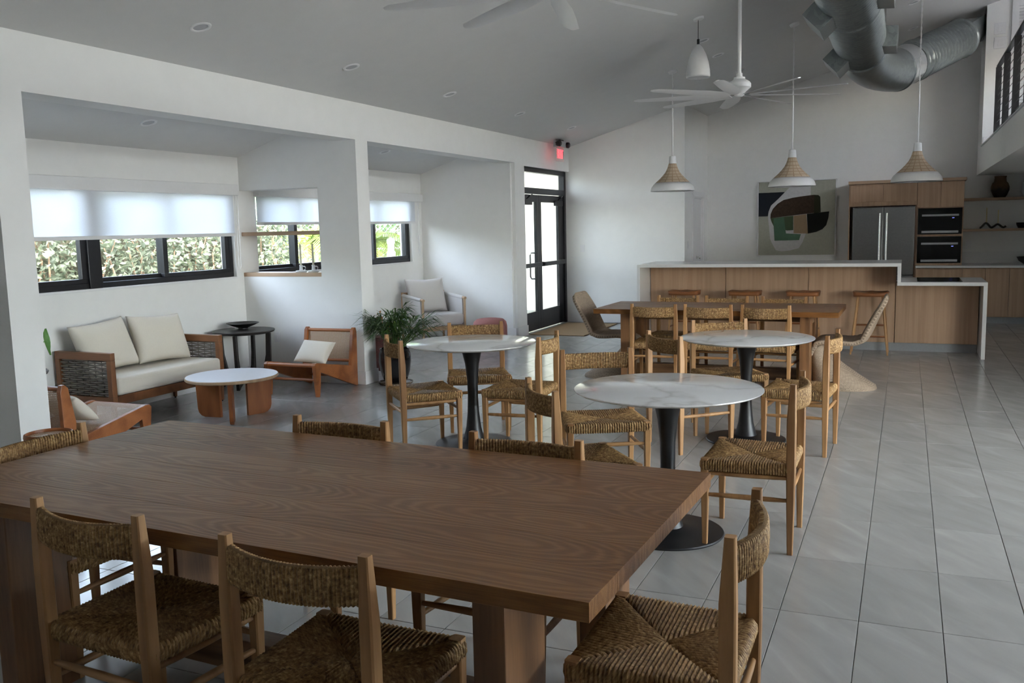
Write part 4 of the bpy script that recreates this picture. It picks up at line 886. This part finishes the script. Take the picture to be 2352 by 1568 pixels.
# ------------------------------------------------------------------ low cane lounge chairs
def lounge(label, loc, rz):
    t = thing('lounge_chair', label, 'lounge chair', loc, rz, 'low teak and cane lounge chairs'); HW = .28
    # local: faces -y ; side profile (y, z); front at y=-.38, back at +.38
    side = [(-.345, 0), (-.315, 0), (-.285, .235), (.36, .0), (.385, .0), (.40, .56), (.385, .605), (.36, .605), (.335, .58), (.27, .22), (-.33, .335), (-.365, .335), (-.385, .315)]
    for s_ in (-1, 1):
        MB().prism(side, s_ * HW - .019, s_ * HW + .019, 'x').build('side_frame', 'teak', t, bevel=.005)
    x = HW - .018
    MB().tube([(-x, -.36, .312), (x, -.36, .312)], .018, 10).build('rail', 'teak', t, smooth=60)
    MB().tube([(-x, -.29, .16), (x, -.29, .16)], .014, 10).build('rail', 'teak', t, smooth=60)
    MB().tube([(-x, .25, .215), (x, .25, .215)], .016, 10).build('rail', 'teak', t, smooth=60)
    MB().tube([(-x, .35, .10), (x, .35, .10)], .014, 10).build('rail', 'teak', t, smooth=60)
    MB().tube([(-x, .30, .27), (x, .30, .27)], .015, 10).build('rail', 'teak', t, smooth=60)
    MB().tube([(-x, .365, .575), (x, .365, .575)], .017, 10).build('rail', 'teak', t, smooth=60)
    def panel(name, a, b):
        n_ = 4; rows = []; uv = []
        for i in range(n_ + 1):
            f = i / n_; y_ = a[0] + (b[0] - a[0]) * f; z_ = a[1] + (b[1] - a[1]) * f; rows.append([(-x, y_, z_), (x, y_, z_)]); L_ = math.hypot(b[0] - a[0], b[1] - a[1]) * f; uv += [(0, L_), (2 * x, L_)]
        MB().grid(rows).build(name, 'cane', t, uv=uv, fixn=False)
    panel('cane_seat', (-.35, .328), (.25, .225)); panel('cane_back', (.305, .28), (.362, .57))
    return t
lg = lounge('low teak and cane lounge chair against the pass-through partition', (-5.505, 7.475, 0), rad(2))
copy_thing(lg, (-5.50, 4.66, 0), PI, 'low teak and cane lounge chair seen from behind, by the first pier')
pillow('small cream pillow on the lounge chair by the pass-through partition', .40, .27, .13, RT_(-5.50, 7.53, .385) @ Matrix.Rotation(rad(-42), 4, 'X') @ Matrix.Rotation(rad(3), 4, 'Y'))
pillow('small cream pillow on the lounge chair by the first pier', .40, .27, .13, RT_(-5.50, 4.55, .385) @ Matrix.Rotation(rad(46), 4, 'X'))

# round cane stool in front of the first pier
cs = thing('cane_stool', 'round teak rimmed cane stool beside the first pier', 'stool', (-4.62, 3.68, 0))
KS = .66
MB().lathe([(.185 * KS, .425), (.20 * KS, .42), (.205 * KS, .435), (.20 * KS, .452), (.188 * KS, .455), (.182 * KS, .445), (.185 * KS, .425)], 48, cap=False).build('rim', 'teak', cs, smooth=60)
rows = []; uv = []
for i in range(5):
    r_ = .186 * KS * i / 4 + .0005; rows.append([(r_ * math.cos(2 * PI * j / 32), r_ * math.sin(2 * PI * j / 32), .436) for j in range(33)]); uv += [(r_ * math.cos(2 * PI * j / 32), r_ * math.sin(2 * PI * j / 32)) for j in range(33)]
MB().grid(rows).build('cane_seat', 'cane', cs, uv=uv, fixn=False)
for k in range(4):
    a = rad(45 + 90 * k); MB().tube([(.15 * KS * math.cos(a), .15 * KS * math.sin(a), .43), (.18 * KS * math.cos(a), .18 * KS * math.sin(a), 0)], [.016, .012], 10).build('leg', 'teak_z', cs, smooth=60)
MB().tube([(.17 * KS * math.cos(2 * PI * j / 32), .17 * KS * math.sin(2 * PI * j / 32), .16) for j in range(32)], .009, 8, closed=True).build('ring', 'teak', cs, smooth=60)

# ------------------------------------------------------------------ armchair
ac = thing('armchair', 'light oak armchair with grey linen cushions and sling arms', 'armchair', (-6.10, 11.18, 0), rad(-123))
# local: faces +y
for s_ in (-1, 1):
    x = s_ * .33
    MB().tube([(x, .30, .004), (x, .31, .63)], [.017, .017], 12).build('front_post', 'pale_oak', ac, smooth=60)
    MB().tube([(x, -.32, .004), (x, -.30, .72)], [.017, .018], 12).build('back_post', 'pale_oak', ac, smooth=60)
    MB().tube([(x, .335, .635), (x, -.30, .68)], .020, 12).build('arm_rail', 'pale_oak', ac, smooth=60)
    MB().tube([(x, .27, .637), (x, -.27, .676)], .027, 14).build('arm_cover', 'linen', ac, smooth=60)
    MB().hexa([(x - .006, -.27, .25), (x + .006, -.27, .25), (x + .006, .27, .25), (x - .006, .27, .25)], [(x - .02, -.27, .66), (x + .02, -.27, .66), (x + .02, .27, .625), (x - .02, .27, .625)]).build('sling', 'linen', ac)
    MB().tube([(x, -.31, .235), (x, .30, .235)], .016, 12).build('side_rail', 'pale_oak', ac, smooth=60)
B(-.315, .315, .285, .315, .205, .265).build('front_rail', 'pale_oak', ac, bevel=.005); B(-.315, .315, -.325, -.295, .205, .265).build('rear_rail', 'pale_oak', ac, bevel=.005)
B(-.31, .31, -.30, .285, .235, .262).build('seat_deck', 'pale_oak', ac)
mb = B(-.305, .305, -.27, .33, .263, .43); link('seat_cushion', mb.mesh('seat_cushion', 'linen', bevel=.05, smooth=60, seg=5), ac)
me = weld(cushion(.62, .50, .22, 18).mesh('back_cushion', 'linen')); me.polygons.foreach_set('use_smooth', [True] * len(me.polygons))
bc = link('back_cushion', me, ac); bc.location = (0, -.20, .665); bc.rotation_euler = (rad(16), 0, 0)
MB().tube([(-.33, -.305, .70), (.33, -.305, .70)], .018, 12).build('top_rail', 'pale_oak', ac, smooth=60)

# poufs
def pouf(label, loc, R_=.22, H=.40):
    return tag(link('pouf', MB().lathe([(0, 0), (R_ - .03, 0), (R_ - .005, .03), (R_, .08), (R_, H - .10), (R_ - .012, H - .045), (R_ - .05, H - .01), (R_ - .11, H), (0, H)], 48, cap=False).mesh('pouf', 'pink_boucle', smooth=60), None, loc), label, 'pouf')
pouf('round dusty pink pouf between the armchair and the pier', (-5.08, 10.87, 0), .23, .40)

# ------------------------------------------------------------------ potted palm
PX, PY = -4.87, 8.05
palm = thing('potted_palm', 'bushy palm in a black glazed pot beside the pier', 'plant', (PX, PY, 0))
MB().lathe([(0, .028), (.105, .028), (.13, .06), (.155, .14), (.168, .24), (.165, .32), (.152, .355), (.158, .372), (.15, .378), (.14, .37), (.14, .34), (0, .335)], 40, cap=False).build('pot', 'black_gloss', palm, smooth=50)
MB().lathe([(0, 0), (.165, 0), (.18, .012), (.182, .026), (.172, .026), (.165, .016), (0, .014)], 40, cap=False).build('saucer', 'bronze_glaze', palm, smooth=50)
cyl((0, 0), .138, .30, .342).build('soil', 'soil', palm)
for k in range(46):
    a = 2.399 * k + random.uniform(-.2, .2); lean = .06 + .30 * ((k * .618) % 1); h = random.uniform(.30, .50) * (1 - .3 * lean / .36); r0 = .06 * random.random()
    ca, sa = math.cos(a), math.sin(a); b0 = Vector((ca * r0, sa * r0, .34)); tip = Vector((ca * (r0 + lean), sa * (r0 + lean), .34 + h))
    if tip.x < -.24: tip.x = -.24
    mid = b0.lerp(tip, .55) + Vector((0, 0, .07)); mb = MB(); stem = [b0.lerp(mid, f).lerp(mid.lerp(tip, f), f) for f in (0, .25, .5, .75, 1)]
    mb.tube([tuple(p) for p in stem], [.006, .005, .004, .003, .002], 5)
    for q in range(15):
        f = .35 + .65 * q / 14; p = b0.lerp(mid, f).lerp(mid.lerp(tip, f), f); ang = a + (1 if q % 2 else -1) * random.uniform(.3, 1.5) * (1.25 - f * .9); L_ = random.uniform(.17, .30)
        d = Vector((math.cos(ang), math.sin(ang), random.uniform(.05, .75))).normalized(); w = Vector((-math.sin(ang), math.cos(ang), 0)) * random.uniform(.007, .012)
        e1 = p + d * L_ * .5; e2 = p + d * L_ + Vector((0, 0, -L_ * random.uniform(.1, .55)))
        lim = -.265
        e1.x = max(e1.x, lim if abs(e1.y) < .2 else -.5); e2.x = max(e2.x, lim if abs(e2.y) < .2 else -.5)
        i0 = len(mb.v); mb.v += [tuple(p), tuple(e1 + w), tuple(e1 - w), tuple(e2)]; mb.f += [(i0, i0 + 1, i0 + 2), (i0 + 1, i0 + 3, i0 + 2)]
    mb.build('frond', 'dry_leaf' if k in (9, 22) else 'palm_leaf', palm, fixn=False)
tag(link('planter', MB().lathe([(0, 0), (.12, 0), (.15, .10), (.165, .25), (.16, .36), (.175, .385), (.17, .40), (.15, .395), (.14, .34), (0, .33)], 36, cap=False).mesh('planter', 'brown_gloss', smooth=50), None, (-5.47, 8.86, 0)), 'brown glazed planter half hidden behind the potted palm', 'planter')

# doormat
tag(B(-5.12, -4.27, 12.36, 14.03, .001, .013).build('doormat', 'jute', bevel=.004), 'tan woven jute mat in front of the entrance door', 'mat')

# candles on the pass-through sill
for x, lab in ((-5.965, 'white candlestick with tall candle on the pass-through sill, left one'), (-5.805, 'white candlestick with tall candle on the pass-through sill, right one')):
    t = thing('candlestick', lab, 'candlestick', (x, 8.0, 1.173), group='white candlesticks')
    MB().lathe([(0, 0), (.055, 0), (.06, .012), (.054, .016), (.02, .02), (.016, .06), (.02, .075), (.012, .075), (0, .07)], 28, cap=False).build('holder', 'white_plastic', t, smooth=50)
    MB().tube([(.03, 0, .018), (.055, 0, .03), (.058, 0, .05), (.045, 0, .062), (.017, 0, .06)], .005, 8).build('handle', 'white_plastic', t, smooth=60)
    MB().lathe([(.011, .07), (.010, .29), (.003, .305), (.0015, .315)], 12).build('candle', 'cream_candle', t, smooth=50)

# ------------------------------------------------------------------ pendants
def pendant(label, x, y):
    zc = CZ(x); t = thing('pendant_lamp', label, 'pendant lamp', (x, y, 2.02), group='rattan pendant lamps over the bar')
    MB().lathe([(.245, 0), (.283, .004), (.284, .015), (.272, .055), (.25, .085), (.222, .112)], 56, cap=False).build('lower_shade', 'white_metal', t, smooth=60).modifiers.new('thick', 'SOLIDIFY').thickness = .004
    prof = [(.222, .112), (.17, .158), (.125, .205), (.09, .25), (.066, .30), (.05, .355)]; n_ = 56; rows = []; uv = []; s_ = 0
    for i, (r_, z) in enumerate(prof):
        s_ += 0 if i == 0 else math.hypot(r_ - prof[i - 1][0], z - prof[i - 1][1]); rows.append([(r_ * math.cos(2 * PI * j / n_), r_ * math.sin(2 * PI * j / n_), z) for j in range(n_ + 1)]); uv += [(j / n_, s_) for j in range(n_ + 1)]
    MB().grid(rows).build('rattan_shade', 'rattan', t, uv=uv, smooth='full', fixn=False)
    MB().lathe([(.0495, .35), (.05, .36), (.042, .45), (.02, .458), (0, .458)], 28, cap=False).build('cap', 'white_metal', t, smooth=40)
    MB().tube([(0, 0, .455), (0, 0, 1.12)], .010, 10).build('rod', 'white_metal', t, smooth=60)
    ztop = zc - 2.02 - .02; nn = int((ztop - 1.12) / .02); mb = MB()
    for ph in (0, PI): mb.tube([(.006 * math.cos(i * .9 + ph), .006 * math.sin(i * .9 + ph), 1.12 + (ztop - 1.12) * i / nn) for i in range(nn + 1)], .0042, 5)
    mb.build('cord', 'white_plastic', t, smooth=60)
    MB().lathe([(.0, -.03), (.055, -.028), (.06, -.005), (.06, .0), (0, 0)], 28, cap=False).xf(Matrix.Translation((0, 0, zc - 2.02)) @ Matrix.Rotation(-math.atan(SL), 4, 'Y')).build('canopy', 'white_metal', t, smooth=40)
for x, lab in ((-2.826, 'rattan and white pendant lamp over the left end of the bar'), (-1.325, 'rattan and white pendant lamp in front of the painting'), (.09, 'rattan and white pendant lamp in front of the refrigerator')): pendant(lab, x, 11.8)
zc = CZ(-2.1); t = thing('pendant_lamp', 'small white egg-shaped pendant lamp high beside the ceiling fan', 'pendant lamp', (-2.095, 9.91, 3.14))
MB().lathe([(.122, 0), (.127, .02), (.124, .08), (.11, .16), (.085, .24), (.05, .31), (.02, .345), (0, .35)], 40, cap=False).build('shade', 'white_metal', t, smooth=60).modifiers.new('thick', 'SOLIDIFY').thickness = .004
MB().lathe([(.014, .345), (.014, .40), (0, .402)], 12).build('socket_cap', 'black_metal', t); MB().tube([(0, 0, .40), (0, 0, zc - 3.16)], .0035, 6).build('cord', 'black_metal', t)
MB().lathe([(.0, -.022), (.055, -.02), (.06, 0), (0, 0)], 28, cap=False).xf(Matrix.Translation((0, 0, zc - 3.14)) @ Matrix.Rotation(-math.atan(SL), 4, 'Y')).build('canopy', 'white_metal', t, smooth=40)

# ------------------------------------------------------------------ ceiling fans
def fan(label, x, y, z, off):
    zc = CZ(x); t = thing('ceiling_fan', label, 'ceiling fan', (x, y, z), group='white nine-blade ceiling fans')
    MB().tube([(0, 0, .17), (0, 0, zc - z - .02)], .019, 14).build('downrod', 'white_metal', t, smooth=60)
    MB().lathe([(.0, .20), (.03, .20), (.032, .165), (.055, .16), (.058, .14), (.10, .115), (.115, .095), (.115, .06), (.06, .015), (.05, -.01), (.03, -.03), (0, -.033)], 40, cap=False).build('motor_housing', 'white_metal', t, smooth=40)
    MB().lathe([(0, -.06), (.06, -.055), (.085, -.0), (0, 0)], 30, cap=False).xf(Matrix.Translation((0, 0, zc - z)) @ Matrix.Rotation(-math.atan(SL), 4, 'Y')).build('canopy', 'white_metal', t, smooth=40)
    for k in range(9):
        secs = []
        for f, w, tw in ((.11, .035, .30), (.2, .05, .28), (.4, .066, .24), (.7, .062, .2), (1.0, .050, .16), (1.05, .02, .16)):
            cw, sw = math.cos(tw), math.sin(tw); th = .004
            secs.append([(f, a * cw - b * sw, -.012 + a * sw + b * cw) for a, b in ((-w, 0), (-w * .4, -th), (w * .4, -th), (w, 0), (w * .4, th), (-w * .4, th))])
        MB().loft(secs).xf(Matrix.Rotation(rad(off + 40 * k), 4, 'Z')).build('blade', 'white_metal', t, smooth=60)
fan('white nine-blade ceiling fan above the far dining table', -1.575, 9.40, 2.87, 29)
fan('white nine-blade ceiling fan cut off by the top of the picture', -1.835, 4.877, 2.91, 24)

# ------------------------------------------------------------------ recessed lights
def recessed(label, x, y, z, ang):
    o = thing('recessed_light', label, 'recessed light', (x, y, z), group='recessed ceiling lights'); o.rotation_euler = (0, -ang, 0)
    MB().lathe([(.052, -.002), (.058, -.009), (.074, -.008), (.078, -.0005)], 36, cap=False).build('trim_ring', 'white_metal', o, smooth=60)
    MB().lathe([(0, -.0015), (.03, -.0018), (.052, -.002)], 36, cap=False).build('baffle', 'grey_plastic', o, smooth=60)
aM, aA = math.atan(SL), math.atan(.31)
for i, (x, y) in enumerate(((-4.60, 5.16), (-4.585, 7.03), (-4.59, 8.944), (-4.60, 10.91), (-4.60, 12.87))):
    recessed('white recessed light near the left wall, ' + ['nearest the camera', 'second from the camera', 'third from the camera', 'fourth from the camera', 'farthest, by the exit sign'][i], x, y, CZ(x), aM)
for i, (x, y) in enumerate(((-2.245, 10.90), (-2.26, 11.894), (-2.21, 13.3), (.003, 14.89), (.003, 13.15))):
    recessed('white recessed light in the high ceiling, ' + ['beside the egg-shaped pendant', 'just beyond the egg-shaped pendant', 'farthest behind the fan rod', 'under the end of the metal duct', 'right of the metal duct'][i], x, y, CZ(x), aM)
recessed('white recessed light in the ceiling of the sofa alcove', -6.121, 6.138, AZ(-6.121), aA)
recessed('white recessed light in the ceiling of the armchair alcove', -6.096, 10.031, AZ(-6.096), aA)

# ------------------------------------------------------------------ duct
du = thing('air_duct', 'galvanised spiral air duct with side registers under the ceiling', 'duct', (-.56, 11.9, 3.66))
D0 = Vector((-.56, 11.9, 3.66))
def spiral(a, b, r_, pitch=.045):
    a, b = Vector(a) - D0, Vector(b) - D0; L_ = (b - a).length; n_ = int(L_ / pitch) * 2; pts = [a.lerp(b, i / n_) for i in range(n_ + 1)]
    return MB().tube([tuple(p) for p in pts], [r_ + (.008 if i % 4 == 0 else 0) for i in range(n_ + 1)], 40)
R1, R2 = .285, .27
A0, A1, A2 = (-.575, 5.0, 3.73), (-.571, 9.75, 3.715), (-.562, 11.95, 3.655)
spiral(A0, A1, R1).build('duct_section', 'galvanised', du, smooth=35); spiral(A1, A2, R1).build('duct_section', 'galvanised', du, smooth=35)
def flange(c, d, r_): 
    c = Vector(c) - D0; d = Vector(d).normalized(); MB().tube([tuple(c - d * .03), tuple(c - d * .012), tuple(c + d * .012), tuple(c + d * .03)], [r_ + .003, r_ + .018, r_ + .018, r_ + .003], 40).build('flange', 'galvanised', du, smooth=35)
flange(A1, (0, 1, 0), R1); flange(A2, (0, 1, -.03), R1)
# elbow
e0 = Vector(A2); e1 = Vector((-.56, 12.75, 3.50)); e2 = Vector((-.20, 13.45, 3.57)); els = []
for i in range(9):
    f = i / 8; els.append(e0.lerp(e1, f).lerp(e1.lerp(e2, f), f) - D0)
MB().tube([tuple(p) for p in els], R1 - .004, 40).build('elbow', 'galvanised', du, smooth=25)
b0, b1, b2 = e2, Vector((.10, 14.08, 3.80)), Vector((.62, 15.03, 4.165))
MB().tube([tuple(b0 - D0), tuple(b0.lerp(b1, .5) - D0)], R1 - .012, 40).build('collar', 'bright_steel', du, smooth=35)
spiral(b0.lerp(b1, .5), b2, R2).build('duct_section', 'galvanised', du, smooth=35)
dd = (b2 - b0).normalized(); flange(b0, dd, R2); flange(b0.lerp(b1, .8), dd, R2); flange(b2, dd, R2)
# transition to a rectangle entering the upper wall
n_ = 40; a_ = dd.cross(Vector((0, 0, 1))).normalized(); c_ = a_.cross(dd); end = Vector((.975, 15.62, 4.40)); s1 = []; s2 = []
for j in range(n_):
    an = 2 * PI * j / n_; s1.append(tuple(b2 - D0 + a_ * (R2 * math.cos(an)) + c_ * (R2 * math.sin(an))))
    k = max(abs(math.cos(an)), abs(math.sin(an))); s2.append(tuple(end - D0 + Vector((0, -1, 0)) * (.26 * math.cos(an) / k) + Vector((0, 0, 1)) * (.15 * math.sin(an) / k)))
MB().loft([s1, s2]).build('transition', 'galvanised', du, smooth=20)
# registers
for y, zc in ((9.35, 3.72), (11.6, 3.665)):
    for s_, rot in ((-1, 44), (1, 4)):
        mb = B(-.11, .09, -.26, .26, -.115, .115)
        mb.xf(Matrix.Translation((-.565 - D0.x, y - D0.y, zc - D0.z)) @ Matrix.Rotation(rad(rot) * -s_ * -1, 4, 'Y') @ Matrix.Translation((s_ * (R1 + .035), 0, 0)))
        mb.build('register', 'galvanised', du, bevel=.003)
for y in (8.4, 11.0):
    for s_ in (-1, 1): 
        x = -.565 + s_ * (R1 + .004); MB().tube([(x - D0.x, y - D0.y, .06), (x - D0.x, y - D0.y, CZ(x) - D0.z - .002)], .004, 6).build('hanger', 'steel', du)

# ------------------------------------------------------------------ exit sign with emergency lamps
ex = thing('exit_sign', 'glowing red exit sign with black emergency lamp heads near the ceiling corner', 'exit sign', (-4.97, 13.36, 2.62))
zt = CZ(-4.97) - 2.62
B(-.045, .045, -.17, .17, .19, zt - .03).build('housing', 'grey_plastic', ex, bevel=.012)
B(-.004, .004, -.16, .16, -.02, .189).build('sign_panel', 'acrylic', ex)
fc = bpy.data.curves.new('exit_text', 'FONT'); fc.body = 'EXIT'; fc.size = .19; fc.extrude = .002; fc.align_x = 'CENTER'; fc.align_y = 'CENTER'
fo = bpy.data.objects.new('exit_text', fc); COL.objects.link(fo); dg = bpy.context.evaluated_depsgraph_get(); tm_ = bpy.data.meshes.new_from_object(fo.evaluated_get(dg)); bpy.data.objects.remove(fo)
tm_.materials.clear(); tm_.materials.append(MATS['exit_red'])
lt = link('letters', tm_, ex); lt.matrix_local = Matrix.Translation((.0072, 0, .085)) @ Matrix(((0, 0, 1, 0), (1, 0, 0, 0), (0, 1, 0, 0), (0, 0, 0, 1))) @ Matrix.Diagonal((.66, 1.0, 1, 1))
for s_ in (-1, 1):
    MB().lathe([(0, .0), (.035, 0), (.045, .03), (.045, .06), (.03, .075), (0, .075)], 20, cap=False).xf(Matrix.Translation((.02, s_ * .19, zt - .075)) @ Matrix.Rotation(rad(100), 4, 'Y')).build('lamp_head', 'black_metal', ex, smooth=40)
    MB().tube([(0, s_ * .17, zt - .06), (.02, s_ * .19, zt - .07)], .010, 8).build('swivel', 'black_metal', ex)
B(-.04, .04, -.07, .07, zt - .03, zt - .012).build('mount', 'black_metal', ex)

# ------------------------------------------------------------------ outside
tag(B(-30, 30, -30, 45, -.35, -.15).build('ground', 'concrete'), 'pale concrete paving outside the building', 'ground', None, 'structure')
# hedge behind the sofa window
hd = thing('hedge', 'dense silver-green hedge outside the sofa window', 'hedge', (-8.7, 7.5, -.15))
def leaves(n, cen, ext, size, mat, parent, name='leaves', up_=.4):
    c = np.array(cen) + (rng.random((n, 3)) - .5) * np.array(ext); az = rng.random(n) * 2 * PI; el = rng.random(n) * 1.6 - .5; s_ = size * (.6 + .8 * rng.random(n))
    d = np.stack([np.cos(az) * np.cos(el), np.sin(az) * np.cos(el), np.sin(el)], 1); r_ = rng.normal(size=(n, 3)); w = np.cross(d, r_); w /= np.linalg.norm(w, axis=1)[:, None]; nn = np.cross(d, w)
    L_ = s_[:, None]; V = np.stack([c, c + d * L_ * .45 + w * L_ * .26 + nn * L_ * .06, c + d * L_ * .45 - w * L_ * .26 + nn * L_ * .06, c + d * L_ * .45, c + d * L_], 1).reshape(-1, 3)
    i = np.arange(n)[:, None] * 5; Fc = np.concatenate([i + np.array([[0, 3, 1]]), i + np.array([[0, 2, 3]]), i + np.array([[3, 4, 1]]), i + np.array([[3, 2, 4]])], 0)
    me = bpy.data.meshes.new(name); me.from_pydata(V.tolist(), [], Fc.tolist()); me.materials.append(MATS[mat]); o = link(name, me, parent); o['kind'] = 'stuff'; return o
leaves(28000, (0, -.5, 1.08), (.9, 8.7, 2.2), .085, 'hedge_leaf', hd)
B(-.34, -.30, -4.7, 3.7, .1, 1.95).build('inner_shade', 'hedge_shade', hd)  # dark sheet standing in for the shade behind the leaves
mb = MB()
for k in range(46):
    y = -4.6 + 8.2 * k / 45 + random.uniform(-.1, .1); x = random.uniform(-.1, .25); pts = [(x, y, 0), (x + .03, y + random.uniform(-.1, .1), .8), (x + .05, y + random.uniform(-.25, .25), 1.5), (x + .05, y + random.uniform(-.4, .4), 2.0)]
    mb.tube(pts, [.02, .016, .010, .005], 6)
mb.build('branches', 'bark', hd, smooth=60)
hd.children[-1]['kind'] = 'stuff'
# chain link fence beyond, palms, white post
fe = thing('chain_link_fence', 'green chain-link fence beyond the garden palms', 'fence', (-11.2, 17.0, -.15))
mb = MB(); HF = 2.6
def fpt(u, z): return (-3.4 + u * .72, -4.5 + u * .95, z)
for u in range(0, 10, 2): MB().tube([fpt(u, 0), fpt(u, HF + .05)], .03, 8).build('post', 'white_metal', fe)
for z in (HF, 1.35): MB().tube([fpt(0, z), fpt(9, z)], .02, 8).build('rail', 'white_metal', fe)
for i in range(-26, 90):
    u0 = i * .1; a = (u0, 0.05); b = (u0 + HF / 1.2, HF); 
    for (p, q) in (((u0, .05), (u0 + 2.2, HF)), ((u0 + 2.2, .05), (u0, HF))):
        lo, hi = sorted(((max(0, min(9, p[0])), p), (max(0, min(9, q[0])), q)))
        def zat(u): return p[1] + (q[1] - p[1]) * (u - p[0]) / (q[0] - p[0])
        ua, ub = max(0, min(p[0], q[0])), min(9, max(p[0], q[0]))
        if ub > ua: mb.tube([fpt(ua, zat(ua)), fpt(ub, zat(ub))], .005, 3, cap=False)
o = mb.build('wire_mesh', 'wire_green', fe, fixn=False); o['kind'] = 'stuff'
def garden_palm(label, loc, h, n, L_):
    t = thing('garden_palm', label, 'palm', loc, group='garden palms outside the armchair window'); MB().tube([(0, 0, 0), (.03, 0, h * .5), (0, 0, h)], [.07, .055, .05], 10).build('trunk', 'bark', t, smooth=60)
    for k in range(n):
        a = 2.4 * k; elv = random.uniform(.1, 1.1); mb = MB(); pts = []
        for i in range(9):
            f = i / 8; pts.append(Vector((math.cos(a) * L_ * f * math.cos(elv * (1 - f * .6)), math.sin(a) * L_ * f * math.cos(elv * (1 - f * .6)), h + L_ * (math.sin(elv) * f - 1.0 * f * f))))
        mb.tube([tuple(p) for p in pts], [.012 - .001 * i for i in range(9)], 5)
        for i in range(1, 9):
            for f in (0, .33, .66):
                p = pts[i - 1].lerp(pts[i], f); tg = (pts[i] - pts[i - 1]).normalized(); sd_ = tg.cross(Vector((0, 0, 1))).normalized()
                for s_ in (-1, 1):
                    e = p + sd_ * s_ * .32 * (1 - .5 * i / 9) + tg * .16 + Vector((0, 0, -.1)); w = tg * .016; i0 = len(mb.v); mb.v += [tuple(p - w), tuple(p + w), tuple(p.lerp(e, .6) + w), tuple(e)]; mb.f += [(i0, i0 + 1, i0 + 2), (i0, i0 + 2, i0 + 3)]
        mb.build('frond', 'garden_palm', t, fixn=False)
garden_palm('yellow-green garden palm seen through the armchair window', (-9.4, 14.95, -.15), 1.55, 14, 1.1)
garden_palm('yellow-green garden palm beyond the pass-through opening', (-9.3, 12.75, -.15), 1.6, 14, 1.2)
garden_palm('darker garden palm by the fence outside', (-11.3, 16.6, -.15), 1.7, 16, 1.2)
tag(link('gate_post', MB().lathe([(.08, 0), (.08, 1.35), (.06, 1.38), (.06, 1.5), (.075, 1.52), (.075, 1.58), (0, 1.62)], 16).mesh('gate_post', 'white_trim', smooth=40), None, (-8.75, 14.48, -.15)), 'white garden post outside the armchair window', 'post')
hd2 = thing('hedge', 'green hedge behind the chain-link fence', 'hedge', (-14.2, 19.0, -.15))
leaves(16000, (0, 0, 1.9), (1.0, 13, 3.8), .14, 'palm_hedge', hd2); B(-.5, -.46, -6.4, 6.4, 0, 3.6).build('inner_shade', 'hedge_shade', hd2); hd2.rotation_euler = (0, 0, rad(-35))  # dark sheet again stands in for shade within the hedge
struct('wall_outside', B(-9.5, -5.30, 16.3, 16.5, -.15, 3.4), 'cream_wall', 'cream exterior wall seen through the entrance door', 'wall')

struct('sun_block_entry', B(-9.6, -5.47, 12.35, 16.3, 3.05, 3.2), 'white_trim', 'white slab added outside the entrance door to block sun and sky', 'roof')  # unseen slab added to keep sun and sky off the cream wall
